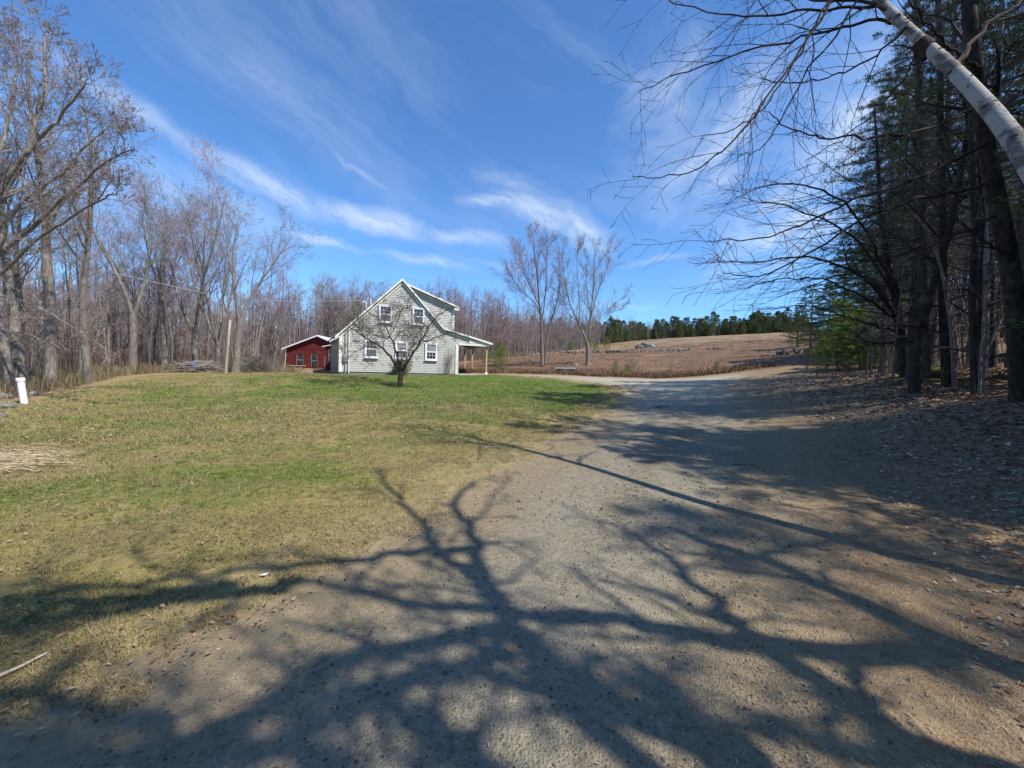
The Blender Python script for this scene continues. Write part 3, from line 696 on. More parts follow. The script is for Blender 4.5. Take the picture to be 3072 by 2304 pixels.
# --- conifers
def pine(seed, H=16., r=.17, live=.4, dead=.1, L0=3.2, whorl=.55, per=5, nt=9, tuft=.11, nw=.007, nn=9, deadtw=4, mats=('pine_bark', 'twig_bough', 'needles'), droop=.05, one=False, needle_levels=2):
    R = random.Random(seed); rg = np.random.RandomState(seed)
    trunk = MB(); boughs = MB(); fol = MB(); n = 16; P = []; cx = cy = 0
    for i in range(n+1): P.append((cx, cy, H*i/n)); cx += R.gauss(0, .035); cy += R.gauss(0, .035)
    Rr = [max(.012, r*(1-(i/n)**1.15)) for i in range(n+1)]; Rr[0] *= 1.3
    tubes(trunk, [(P, Rr, 9)], 0); bp = []; tp = []; td = []
    z_ = H*dead
    while z_ < H*.985:
        f = z_/H; i = min(int(f*n), n-1); fr = f*n-i; c0 = tuple(P[i][a]*(1-fr)+P[i+1][a]*fr for a in range(3)); rl = Rr[i]
        lv = f > live
        if lv: g_ = (f-live)/(1-live); L = L0*min(1, .75+g_*1.2)*(1-g_)**(.5 if one else .75)+.25
        else: L = L0*R.uniform(.3, .85)
        a0 = R.uniform(0, 6.3)
        for j in range(per if lv else R.choice((2, 3, 4))):
            a = a0+j*2*pi/per+R.uniform(-.25, .25); LL = L*R.uniform(.7, 1.2); up = R.uniform(-.02, .22)+(.5*max(0, g_-.5) if lv else 0)
            d = nrm((cos(a), sin(a), up)); Q = [c0]; q = c0; dd = d; m = 5
            for s_ in range(m):
                dd = nrm((dd[0]+R.gauss(0, .08), dd[1]+R.gauss(0, .08), dd[2]+(R.gauss(0, .05) if lv else R.gauss(-.03, .08))+(.05 if s_ > 2 and lv else -droop))); q = tuple(q[k]+dd[k]*LL/m for k in range(3)); Q.append(q)
            br = max(.006, min(rl*.35, .012*LL)); bp.append((Q, [br*(1-.75*k/m) for k in range(m+1)], 4))
            for k in range(nt if lv else deadtw):
                t_ = R.uniform(.25, 1); f2 = t_*m; i2 = min(int(f2), m-1); fr2 = f2-i2; s0 = tuple(Q[i2][b]*(1-fr2)+Q[i2+1][b]*fr2 for b in range(3))
                ang = R.choice((-1, 1))*R.uniform(.4, 1.0); dx = (dd[0]*cos(ang)-dd[1]*sin(ang), dd[0]*sin(ang)+dd[1]*cos(ang), R.uniform(-.1, .3)); dx = nrm(dx); l2 = LL*R.uniform(.12, .34)*(1.3-t_)
                e = tuple(s0[b]+dx[b]*l2 for b in range(3)); mid = tuple((s0[b]+e[b])/2+R.gauss(0, .03) for b in range(3)); bp.append(([s0, mid, e], [.006, .005, .003], 3))
                if lv:
                    for u_ in ((.5, 1.) if needle_levels == 2 else (.35, .7, 1.)): tp.append(tuple(s0[b]*(1-u_)+e[b]*u_ for b in range(3))); td.append(dx)
            if lv: tp.append(q); td.append(dd)
        z_ += whorl*R.uniform(.75, 1.25)
    tp.append(P[-1]); td.append((0, 0, 1))
    tubes(boughs, bp, 0)
    T_ = np.repeat(np.array(tp), nn, 0); Dd = np.repeat(np.array(td), nn, 0); m = len(T_)
    v = rg.normal(size=(m, 3)); v /= np.linalg.norm(v, axis=1, keepdims=True); v = v+Dd*.9+np.array([0, 0, .35]); v /= np.linalg.norm(v, axis=1, keepdims=True)
    L_ = tuft*rg.uniform(.6, 1.3, (m, 1)); sd = np.cross(v, rg.normal(size=(m, 3))); sd /= np.linalg.norm(sd, axis=1, keepdims=True); o_ = T_+rg.normal(0, tuft*.3, (m, 3))
    V = np.stack([o_-sd*nw, o_+sd*nw, o_+v*L_], 1).reshape(-1, 3)
    fol.add(V, np.arange(3*m).reshape(-1, 3), 0, tone=np.repeat(rg.rand(m)**2, 3))
    if one:
        allm = MB()
        tubes(allm, [(P, Rr, 6)], 0); tubes(allm, [b for b in bp if len(b[0]) > 3], 0)
        allm.add(V, np.arange(3*m).reshape(-1, 3), 1, tone=np.repeat(rg.rand(m)**2, 3))
        return allm.mesh('far_pine_%d' % seed, [mats[0], mats[2]], False)
    return trunk.mesh('pine_trunk_%d' % seed, mats[0], True), boughs.mesh('pine_boughs_%d' % seed, mats[1]), fol.mesh('pine_foliage_%d' % seed, mats[2])
PINES = [pine(31, 17, .19, .38, .08, nt=11, nn=12, nw=.009, tuft=.13), pine(32, 15, .15, .3, .07, 2.8, nt=11, nn=12, nw=.009, tuft=.13), pine(33, 18, .24, .34, .1, 3.8, nt=12, nn=12, nw=.009, tuft=.14)]
EDGEP = [pine(34, 13, .2, .12, .06, 4.2, .45, 6, 13, .15, .013, 11), pine(35, 11, .16, .1, .05, 3.6, .4, 6, 13, .15, .013, 11)]
YOUNG = [pine(36, 3.2, .05, .06, .03, 1.25, .26, 6, 8, .1, .008, 10, mats=('pine_bark', 'twig_dark', 'needles_young')), pine(37, 2.3, .04, .05, .03, 1.0, .22, 6, 8, .1, .008, 10, mats=('pine_bark', 'twig_dark', 'needles_young'))]
FARP = [pine(38, 9.5, .15, .08, .03, 2.4, .6, 5, 6, .42, .06, 5, mats=('pine_bark', 'twig_dark', 'needles_far'), one=True), pine(39, 8.5, .13, .05, .02, 2.7, .55, 6, 6, .42, .065, 5, mats=('pine_bark', 'twig_dark', 'needles_far'), one=True),
        pine(40, 10.5, .15, .18, .08, 2.1, .6, 5, 6, .42, .06, 5, mats=('pine_bark', 'twig_dark', 'needles_far'), one=True)]

RT = random.Random(5)
def inside(x, y, poly): return sd_poly(np.array([x]), np.array([y]), poly)[0]
def spread_pts(n, gen, mind, ok):
    out_ = []; tries = 0
    while len(out_) < n and tries < 30000:
        tries += 1; x, y = gen()
        if ok(x, y) and all((x-a)**2+(y-b)**2 > mind*mind for a, b in out_): out_.append((x, y))
    return out_
# woods beyond the lawn (west) and behind the house
def west_ok(x, y):
    if inside(x, y, LAWN) > -1.2 or inside(x, y, FIELD) > -1.2: return False
    if -27 < x < -3.4 and 24 < y < 46.5: return False           # the buildings and their yard
    if x > -14.8 and y < 40: return False
    return True
LW = 'slender bare grey tree among the dense woods beyond the lawn'
for i, (x, y) in enumerate(spread_pts(118, lambda: (RT.uniform(-62, -14.8), RT.uniform(9, 62)), 1.5, lambda x, y: west_ok(x, y) and x < -y*.42 and x > -y*1.55-4 and (x < -17.4 or y > 22))):
    near = y < 28
    ms = RT.choice(BARE if RT.random() < .9 else FORK)
    tree('bare_tree', ms, x, y, RT.uniform(0, 6.3), RT.choice((.55, .64, .72, .8, .9)), LW, 'tree', 'bare trees of the woods beyond the lawn', lean=(RT.gauss(0, .03), RT.gauss(0, .03)))
for i, (x, y) in enumerate(spread_pts(72, lambda: (RT.uniform(-36, 6), RT.uniform(46, 78)), 1.7, lambda x, y: west_ok(x, y) and x > -y*.5)):
    ms = RT.choice(BARE+[BARE[2], BARE[4], FORK[0]])
    tree('bare_tree', ms, x, y, RT.uniform(0, 6.3), RT.uniform(.64, .9), 'bare reddish budding tree in the woods behind the house', 'tree', 'bare trees of the woods behind the house', lean=(RT.gauss(0, .03), RT.gauss(0, .03)))
for i, (x, y) in enumerate(spread_pts(60, lambda: (RT.uniform(-40, -14), RT.uniform(9, 48)), 1.0, lambda x, y: west_ok(x, y) and x > -y*1.5-2 and x < -y*.45)):
    tree('sapling', RT.choice(SAPL), x, y, RT.uniform(0, 6.3), RT.uniform(.5, 1.1), 'thin bare sapling growing between the trees beyond the lawn', 'sapling', 'saplings in the woods beyond the lawn', lean=(RT.gauss(0, .06), RT.gauss(0, .06)))
# brown leafless wood along the far side of the field
for i, (x, y) in enumerate(spread_pts(45, lambda: (RT.uniform(-4, 62), RT.uniform(70, 175)), 2.6, lambda x, y: -9 < inside(x, y, FIELD) < -1.0 and x < 52 and y > 66)):
    tree('bare_tree', RT.choice(BARE)[0:2], x, y, RT.uniform(0, 6.3), RT.uniform(.45, .7), 'low brown leafless tree along the far edge of the field', 'tree', 'bare trees along the far edge of the field')
# evergreens on the hilltop
def hill_gen():
    t_ = RT.random(); x = 30+t_*90; return x, 152+RT.uniform(0, 16) if x > 52 else 120+(x-30)*1.45+RT.uniform(0, 14)
for i, (x, y) in enumerate(spread_pts(230, hill_gen, 1.35, lambda x, y: inside(x, y, FIELD) < -.5)):
    tree('evergreen', RT.choice(FARP), x, y, RT.uniform(0, 6.3), RT.choice((.38, .46, .55, .68, .88))*RT.uniform(.85, 1.12), 'dark evergreen tree on the hilltop above the field', 'tree', 'evergreens on the hilltop', one=True, szx=RT.uniform(.9, 1.2))
for i in range(40):
    x = RT.uniform(-4, 42); y = 110+x*1.1+RT.uniform(0, 40)
    tree('evergreen', RT.choice(FARP), x, y, RT.uniform(0, 6.3), RT.uniform(.7, 1.0), 'dark evergreen rising over the brown wood beyond the field', 'tree', 'evergreens over the brown wood', one=True)
# woods on the bank east of the drive
def east_ok(x, y):
    t_ = min(1, max(0, ((x-18)*13+(y-27)*-9)/250)); dd = math.hypot(x-18-13*t_, y-27+9*t_)
    return dd > 3.4 and inside(x, y, ROAD) < -3.4 and inside(x, y, FIELD) < -1.5 and x > 8.2
for i, (x, y) in enumerate(spread_pts(46, lambda: (RT.uniform(9, 42), RT.uniform(8.5, 32)), 1.35, lambda x, y: east_ok(x, y) and x > y*.9+1.2 and x < y*1.42+3)):
    far = x*x+y*y > 500
    if RT.random() < .42: tree('pine_tree', RT.choice(PINES), x, y, RT.uniform(0, 6.3), RT.uniform(.72, 1.0), 'dark trunked pine with dead lower boughs in the shady wood', 'tree', 'pines of the shady wood beside the drive', lean=(RT.gauss(0, .02), RT.gauss(0, .02)))
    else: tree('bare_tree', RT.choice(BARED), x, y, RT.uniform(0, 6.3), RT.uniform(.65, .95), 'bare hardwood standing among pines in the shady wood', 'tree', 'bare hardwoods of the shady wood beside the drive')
for i, (x, y) in enumerate(spread_pts(40, lambda: (RT.uniform(24, 75), RT.uniform(26, 66)), 2.6, lambda x, y: inside(x, y, FIELD) < -.8 and x > y*.86)):
    ms = RT.choice(PINES+BARE)
    tree('pine_tree' if len(ms) == 3 else 'bare_tree', ms, x, y, RT.uniform(0, 6.3), RT.uniform(.42, .68), 'pine along the wooded side of the rising field' if len(ms) == 3 else 'bare tree along the wooded side of the rising field', 'tree', 'pines along the wooded side of the field' if len(ms) == 3 else 'bare trees along the wooded side of the field')
for i, (x, y) in enumerate(spread_pts(34, lambda: (RT.uniform(9, 30), RT.uniform(7, 28)), 1.0, lambda x, y: east_ok(x, y) and x > y*.85+1 and x < y*1.4+2)):
    tree('sapling', RT.choice(SAPL), x, y, RT.uniform(0, 6.3), RT.uniform(.5, 1.0), 'thin bare sapling in the shady wood beside the drive', 'sapling', 'saplings of the shady wood', lean=(RT.gauss(0, .08), RT.gauss(0, .08)))

# the deeper woods that read as one mass of stems and twigs behind the nearer trees
def wood_mass(name, n, box, ok, hs, label, seed, nb=13, mats_=('twig_red', 'twig_grey')):
    rg = np.random.RandomState(seed); x = rg.uniform(box[0], box[1], n*12); y = rg.uniform(box[2], box[3], n*12); k = ok(x, y); x, y = x[k][:n], y[k][:n]; z = gz(x, y)-.1; n = len(x); mb = MB()
    H = rg.uniform(hs[0], hs[1], n); base = np.stack([x, y, z], -1); lean = rg.normal(0, .05, (n, 2)); tr = np.linspace(0, 1, 4)
    P = base[:, None]+np.stack([lean[:, :1]*H[:, None]*tr, lean[:, 1:]*H[:, None]*tr, H[:, None]*tr], -1)+rg.normal(0, .06, (n, 4, 3))*(tr > 0)[None, :, None]; R0 = rg.uniform(.04, .13, (n, 1))
    tubes(mb, list(zip(P, R0*(1-.85*tr), [4]*n)), 0)
    t_ = rg.uniform(.08, .98, (n, nb)); a = rg.uniform(0, 6.3, (n, nb)); L = H[:, None]*rg.uniform(.1, .26, (n, nb))*(1.25-t_); up = rg.uniform(.5, 1.5, (n, nb)); q = P[:, 0][:, None]+(P[:, -1]-P[:, 0])[:, None]*t_[..., None]
    d = np.stack([np.cos(a), np.sin(a), up], -1); d /= np.linalg.norm(d, axis=-1, keepdims=True); e = q+d*L[..., None]; q, e, d, L = (v.reshape(-1, *v.shape[2:]) for v in (q, e, d, L))
    tubes(mb, list(zip(np.stack([q, (q+e)/2+rg.normal(0, .05, q.shape), e], 1), np.tile([.022, .016, .008], (len(q), 1)), [3]*len(q))), 1)
    m = 7; s_ = rg.uniform(.25, 1, (len(q), m)); w = rg.normal(size=(len(q), m, 3)); w = w*.75+d[:, None]+np.array([0, 0, .5]); w /= np.linalg.norm(w, axis=-1, keepdims=True); b0 = q[:, None]+(e-q)[:, None]*s_[..., None]; l2 = L[:, None]*rg.uniform(.3, .8, (len(q), m)); e0 = b0+w*l2[..., None]
    sd = np.cross(w, rg.normal(size=w.shape)); sd /= np.linalg.norm(sd, axis=-1, keepdims=True); V = np.stack([b0-sd*.009, b0+sd*.009, e0], 2).reshape(-1, 3); mb.add(V, np.arange(len(V)).reshape(-1, 3), 1)
    m2 = 3; b1 = np.repeat((b0+(e0-b0)*.5).reshape(-1, 3), m2, 0); w1 = np.repeat(w.reshape(-1, 3), m2, 0)+rg.normal(0, .6, b1.shape); w1 /= np.linalg.norm(w1, axis=-1, keepdims=True); l3 = np.repeat(l2.ravel(), m2)*rg.uniform(.3, .7, len(b1)); sd = np.cross(w1, rg.normal(size=w1.shape)); sd /= np.linalg.norm(sd, axis=-1, keepdims=True)
    V = np.stack([b1-sd*.007, b1+sd*.007, b1+w1*l3[:, None]], 1).reshape(-1, 3); mb.add(V, np.arange(len(V)).reshape(-1, 3), 1)
    return tag(obj(name, mb, ['grey_bark', mats_[0]]), label, 'woods', kind='stuff')
def ok_m1(x, y): return (sd_poly(x, y, LAWN) < -5) & (sd_poly(x, y, FIELD) < -2) & ~((x > -27) & (x < -3.4) & (y > 24) & (y < 47)) & ((x < -16) | (y > 46)) & (x < -y*.4) & (x > -y*1.6-8)
wood_mass('deep_woods', 1600, (-130, -16, 16, 110), ok_m1, (6, 11), 'distant bare grey brown woods beyond the lawn', 1)
def ok_m2(x, y): return (sd_poly(x, y, FIELD) < -2) & (y > 52) & (x > -y*.5) & (x < y*.22)
wood_mass('back_woods', 1150, (-60, 24, 50, 125), ok_m2, (7.5, 12.5), 'distant reddish bare woods behind the farmhouse', 2)
def ok_m3(x, y): d = sd_poly(x, y, FIELD); return (d < -1) & (d > -30) & (x > -2) & (y > 72) & (x < 66)
wood_mass('hillside_woods', 700, (-2, 66, 72, 190), ok_m3, (5, 8), 'brown leafless woods along the far side of the field', 3, mats_=('twig_grey',))
def ok_m4(x, y): return (sd_poly(x, y, ROAD) < -6) & (sd_poly(x, y, FIELD) < -3) & (x > y*.9+4) & (x < y*1.7+6)
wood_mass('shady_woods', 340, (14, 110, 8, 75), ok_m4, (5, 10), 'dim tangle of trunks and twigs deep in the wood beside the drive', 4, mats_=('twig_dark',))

def ok_m5(x, y): return (sd_poly(x, y, FIELD) < -4) & (y > 150) & (x > 40)
wood_mass('ridge_woods', 420, (40, 125, 150, 190), ok_m5, (4, 6), 'dim woods showing between the evergreens of the hilltop', 6, mats_=('twig_dark',))
# ------------------------------------------------------------------ the farmhouse
HC = (-12.135, 27.0, 1.065); HYAW = rad(21)
def ltop_l(z_): return max(0., 4.16-(6.86-z_)/1.0) if z_ > 2.7 else 0.
def rtop_r(z_):
    if z_ > 3.45: return 4.16+(6.86-z_)/1.1
    if z_ > 2.56: return min(10.82, 7.26+(3.45-z_)/.257)
    return 8.42
def courses(mb, z0, z1, fl, fr, y=0., e=.125, out=.034, mi=0, seed=1, holes=()):
    R = random.Random(seed); z_ = z0
    while z_ < z1:
        zt = min(z_+e, z1); o = out+R.uniform(-.004, .003)
        a0, b0, a1, b1 = fl(z_+.001), fr(z_+.001), fl(zt-.001), fr(zt-.001)
        if b1 < a1: a1 = b1 = (a1+b1)/2
        if b0 > a0:
            mb.poly([(a0, y-o, z_), (b0, y-o, z_), (b1, y-.005, zt), (a1, y-.005, zt)], mi)
            mb.poly([(a0, y, z_), (b0, y, z_), (b0, y-o, z_), (a0, y-o, z_)], mi)
        z_ = zt
def window(parent, x0, x1, z0, z1, y_, style, sill=True, trim='white_trim', lab=None, grid='top'):
    y = y_-.05; fr = MB(); w = .09
    fr.box((x0, y-.05, z0), (x0+w, y+.02, z1)); fr.box((x1-w, y-.05, z0), (x1, y+.02, z1)); fr.box((x0+w, y-.05, z1-w), (x1-w, y+.02, z1)); fr.box((x0-.02, y-.062, z1+.001), (x1+.02, y-.001, z1+.035))
    f = obj('window', fr, trim, parent)
    s = MB(); s.box((x0-.04, y-.11, z0-.035), (x1+.04, y+.02, z0+.03)); s.box((x0+w, y-.046, z0+.031), (x1-w, y+.018, z0+.075)); obj('sill', s, trim, f)
    a, b, c, d = x0+w+.001, x1-w-.001, z0+.076, z1-w-.001; m = (c+d)/2; st = .032
    sa = MB()
    for q0, q1, yy in ((c, m, y-.028), (m, d, y-.012)):
        sa.box((a, yy, q0), (a+st, yy+.025, q1)); sa.box((b-st, yy, q0), (b, yy+.025, q1)); sa.box((a+st, yy, q0), (b-st, yy+.025, q0+st)); sa.box((a+st, yy, q1-st), (b-st, yy+.025, q1))
    q0, q1, yy = ((m, d, y-.008) if grid == 'top' else (c, m, y-.024)); wq = (b-a-2*st)/3
    for k in (1, 2): sa.box((a+st+wq*k-.008, yy-.006, q0+st), (a+st+wq*k+.008, yy+.01, q1-st))
    sa.box((a+st, yy-.004, (q0+q1)/2-.008), (b-st, yy+.008, (q0+q1)/2+.008))
    obj('sash', sa, trim, f)
    up = MB(); up.box((a+st, y+.004, m+st), (b-st, y+.012, d-st)); lo = MB(); lo.box((a+st, y-.012, c+st), (b-st, y-.004, m-st))
    mu, ml = (('dark_glass', 'screen_mesh') if grid == 'top' else ('curtain', 'dark_glass'))
    if style == 'curtain_top': mu = 'curtain'
    obj('pane', up, mu, f); obj('pane', lo, ml, f)
    if lab: f['label'] = lab
    return f
def build_house():
    r = empty('farmhouse', HC, HYAW)
    tag(r, 'cream clapboard farmhouse with steep gable, rear dormer and open side porch', 'house')
    D_ = 7.5; SK = -1.12
    w = MB(); courses(w, .17, 6.84, ltop_l, rtop_r); obj('front_siding', w, 'cream_siding', r)
    # body of the house behind the boards
    b = MB(); b.prism([(0, .17), (8.42, .17), (8.42, 3.1), (7.4, 3.4), (4.16, 6.84), (0, 2.68)], .003, .12)
    b.poly([(8.419, .12, .17), (8.419, D_, .17), (8.419, D_, 3.1), (8.419, .12, 3.1)]); b.poly([(8.42, D_, .17), (SK, D_, .17), (SK, D_, 2.6), (4.16, D_, 6.84), (8.16, D_, 5.15), (8.42, D_, 3.1)])
    obj('walls', b, 'cream_siding', r)
    s = MB()
    for k in range(26):
        t0, t1 = k/26, (k+1)/26-.002; o = .004*(k % 2)
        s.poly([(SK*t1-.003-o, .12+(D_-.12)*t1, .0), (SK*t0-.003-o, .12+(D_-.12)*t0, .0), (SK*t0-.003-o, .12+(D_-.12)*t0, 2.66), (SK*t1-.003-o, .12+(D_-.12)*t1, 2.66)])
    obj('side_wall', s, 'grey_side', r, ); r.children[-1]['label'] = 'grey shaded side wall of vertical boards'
    f = MB(); f.box((-.0, .03, -.5), (8.4, .15, .168)); f.poly([(SK+.02, D_, -.6), (.02, .15, -.6), (.02, .15, .165), (SK+.02, D_, .165)]); obj('foundation', f, 'foundation', r)
    c = MB(); c.box((-.04, -.08, .13), (.17, .12, 2.72)); c.box((-.045, .121, .13), (-.004, .3, 2.6)); obj('corner_board', c, 'cream_trim', r)
    c = MB(); c.box((8.22, -.08, .13), (8.45, .12, 2.41)); obj('corner_board', c, 'cream_trim', r)
    # roofs
    ro = MB(); zt, ze = 7.08, 2.63
    def slab(p4, th, mi=0):
        top = [np.array(p) for p in p4]; bot = [p-np.array([0, 0, th]) for p in top]
        ro_.poly(top, mi); ro_.poly(bot[::-1], mi)
        for i in range(4): j = (i+1) % 4; ro_.poly([top[j], top[i], bot[i], bot[j]], mi)
    ro_ = MB(); slab([(4.16, -.2, zt), (4.16, D_+.2, zt), (-.27+SK-.05, D_+.2, ze), (-.27, -.2, ze)], .1); slab([(7.3, -.2, 3.66), (7.3, .46, 3.66), (4.162, .46, zt), (4.162, -.2, zt)], .1)
    main = obj('roof', ro_, 'shingles', r)
    ch = MB(); tubes(ch, [([(2.05, 3.2, 4.6), (2.05, 3.2, 5.95)], [.05, .05], 8), ([(1.7, 3.4, 4.3), (1.7, 3.4, 5.62), (1.66, 3.4, 5.7), (1.55, 3.4, 5.72), (1.47, 3.4, 5.66), (1.45, 3.4, 5.58)], [.035]*6, 8)]); obj('vent_pipe', ch, 'white_trim', main, True)
    ro_ = MB(); slab([(4.2, .2, 6.93), (8.5, .2, 5.4), (8.5, D_+.2, 5.4), (4.2, D_+.2, 6.93)][::-1], .07); dr_ = obj('dormer_roof', ro_, 'shingles', r)
    ro_ = MB(); slab([(7.26, -.2, 3.68), (11.17, -.2, 2.69), (11.17, D_+.2, 2.69), (7.26, D_+.2, 3.68)][::-1], .07); obj('porch_roof', ro_, 'shingles', r)
    # rake boards, frieze and eaves trim
    k = MB()
    def rake(p, q, h, y0, y1, mb=None):
        mb = mb or k; (xa, za), (xb, zb) = p, q
        mb.prism([(xa, za), (xa, za-h), (xb, zb-h), (xb, zb)], y0, y1)
    rake((-.29, 2.605), (4.16, 7.055), .17, -.235, -.203); rake((4.161, 7.055), (7.3, 3.63), .17, -.235, -.203)
    rake((-.02, 2.64), (4.16, 6.83), .16, -.09, -.05); rake((4.161, 6.83), (7.25, 3.46), .16, -.09, -.05)
    k.prism([(-.29, 2.58), (-.29, 2.34), (-.05, 2.52), (.0, 2.72)], -.2, -.092)
    obj('rake_board', k, 'cream_trim', r)
    k = MB(); rake((4.25, 6.9), (8.52, 5.38), .13, .165, .197, k); rake((4.9, 6.53), (8.3, 5.3), .12, .44, .474, k); k.box((8.12, .2, 5.12), (8.5, .44, 5.3)); obj('dormer_trim', k, 'cream_trim', r)
    k = MB(); rake((7.26, 3.66), (11.18, 2.67), .14, -.235, -.203, k); rake((7.3, 3.43), (10.85, 2.53+.0), .1, -.09, -.052, k); k.box((8.46, -.1, 2.4), (10.86, .1, 2.555)); k.prism([(9.3, 2.58), (10.95, 2.58), (10.95, 2.62), (9.3, 2.86)], -.088, -.054)
    k.box((10.9, -.2, 2.56), (11.14, -.102, 2.62)); k.box((10.72, .102, 2.4), (10.86, D_, 2.55)); obj('porch_beam', k, 'cream_trim', r)
    # dormer
    dm = MB(); courses(dm, 3.2, 6.5, lambda z_: max(4.5, min(8.16, 4.16+(6.55-z_)/1.1)), lambda z_: min(8.16, 4.3+(6.75-z_)/.357), y=.5, seed=4)
    dm.poly([(8.158, .5, 3.1), (8.158, D_, 3.1), (8.158, D_, 5.3), (8.158, .5, 5.3)]); dmo = obj('dormer_wall', dm, 'cream_siding', r)
    k = MB(); k.box((8.02, .43, 3.36), (8.185, .55, 5.2)); obj('dormer_corner_board', k, 'cream_trim', r)
    # porch
    k = MB(); k.box((8.46, -.1, -.4), (11.05, D_, .17)); obj('porch_floor', k, 'concrete', r)
    for yy in (.06, 4.4, 7.2):
        p = MB(); p.box((10.72, yy, .172), (10.85, yy+.13, 2.398)); po = obj('porch_post', p, 'post_wood', r); q = MB(); q.box((10.705, yy-.015, .172), (10.865, yy+.145, .35)); obj('post_foot', q, 'white_trim', po)
    # windows
    window(r, 1.64, 2.54, 1.18, 2.47, -.02, 'a'); window(r, 3.74, 4.6, 1.18, 2.42, -.02, 'curtain_top', grid='low'); window(r, 5.9, 6.78, 1.15, 2.43, -.02, 'curtain_top', grid='low')
    window(r, 2.56, 3.46, 3.77, 5.0, -.02, 'a'); window(r, 4.92, 5.79, 3.76, 5.0, -.02, 'a')
    d = MB(); tubes(d, [([(.6, -.11, .05), (.6, -.11, 2.9), (.6, -.11, 3.12)], [.038]*3, 8)]); obj('downspout', d, 'cream_trim', r, True)
    m = MB(); m.box((.24, -.2, .86), (.52, -.026, 1.36)); m.box((.29, -.24, 1.0), (.47, -.2005, 1.25)); mo = obj('meter_box', m, 'meter_grey', r); q = MB(); tubes(q, [([(.38, -.1, 1.361), (.38, -.1, 2.0), (.38, -.1, 2.9)], [.025]*3, 6), ([(.38, -.1, .859), (.38, -.1, .1)], [.03]*2, 6)]); obj('conduit', q, 'meter_grey', mo)
    return r
build_house()
# ------------------------------------------------------------------ red shed and its annex
def red_window(parent, x0, x1, z0, z1, y):
    f = MB(); w = .06
    f.box((x0, y-.04, z0), (x0+w, y, z1)); f.box((x1-w, y-.04, z0), (x1, y, z1)); f.box((x0+w, y-.04, z0), (x1-w, y, z0+w)); f.box((x0+w, y-.04, z1-w), (x1-w, y, z1)); fo = obj('window', f, 'red_trim', parent)
    s = MB(); m = (z0+z1)/2; s.box((x0+w, y-.03, m-.035), (x1-w, y-.005, m+.02)); s.box((x0+w, y-.028, z0+w), (x0+w+.03, y-.004, z1-w)); s.box((x1-w-.03, y-.028, z0+w), (x1-w, y-.004, z1-w)); obj('sash', s, 'weathered_wood', fo)
    g_ = MB(); g_.box((x0+w, y-.012, z0+w), (x1-w, y-.003, z1-w)); obj('pane', g_, 'dark_glass', fo)
b0 = at(860, 1105, 40)
r = empty('red_shed', tuple(b0), rad(7)); tag(r, 'red board shed with pale metal gable roof beside the farmhouse', 'shed')
w = MB(); w.prism([(0, -.3), (6.3, -.3), (6.3, 2.1), (3.1, 3.42), (0, 2.1)], 0, 6.5); obj('wall', w, 'red_boards', r)
w = MB(); w.box((.0, -.03, 2.02), (6.3, -.002, 2.16)); w.box((0, -.03, -.1), (.12, -.002, 2.018)); obj('wall_trim', w, 'red_trim', r)
w = MB(); w.prism([(-.35, 2.05), (3.1, 3.55), (3.1, 3.47), (-.35, 1.97)], -.35, 6.8); w.prism([(3.102, 3.55), (6.65, 2.05), (6.65, 1.97), (3.102, 3.47)], -.35, 6.8); ro = obj('roof', w, 'metal_roof', r)
w = MB(); w.prism([(-.37, 2.04), (3.1, 3.54), (3.1, 3.4), (-.37, 1.9)], -.39, -.352); w.prism([(3.102, 3.54), (6.67, 2.04), (6.67, 1.9), (3.102, 3.4)], -.39, -.352); obj('rake_board', w, 'metal_roof', ro)
for x0, x1, z0, z1 in ((.92, 1.7, .22, 1.62), (2.35, 3.1, .12, 1.62), (3.65, 4.25, .2, 1.5)): red_window(r, x0, x1, z0, z1, 0)
a0_ = at(976, 1113, 35.5)
r = empty('red_annex', tuple(a0_), rad(12)); tag(r, 'low red annex standing in shade between farmhouse and shed', 'annex')
w = MB(); w.prism([(0, -.5), (3.2, -.5), (3.2, 3.0), (0, 2.25)], 0, 3.5); obj('wall', w, 'red_boards', r)
w = MB(); w.prism([(-.25, 2.26), (3.4, 3.12), (3.4, 3.05), (-.25, 2.19)], -.25, 3.7); obj('roof', w, 'metal_roof', r)
red_window(r, .2, .62, .9, 2.1, 0)

# low plank table in front of the shed
tp_ = gp(892, 1111); r = empty('plank_table', tuple(tp_), rad(6)); tag(r, 'low weathered plank table standing in front of the red shed', 'table')
w = MB(); [w.box((-.62, -.3+k*.15, .4), (.62, -.3+k*.15+.13, .45)) for k in range(4)]; obj('table_top', w, 'pale_pole', r)
for sx in (-.5, .42):
    for sy in (-.26, .18): w = MB(); w.box((sx, sy, -.05), (sx+.07, sy+.07, .398)); obj('leg', w, 'weathered_wood', r)
w = MB(); w.box((-.43, -.24, .12), (.42, .24, .17)); obj('shelf', w, 'weathered_wood', r)
p0, p1 = gp(853, 1111), at(858, 1058, 38.6)
w = MB(); tubes(w, [([tuple(p0), tuple((p0+p1)/2), tuple(p1)], [.03, .028, .02], 7)]); tag(obj('lean_pole', w, 'pale_pole', None, True), 'thin pale pole leaning beside the corner of the red shed', 'pole')

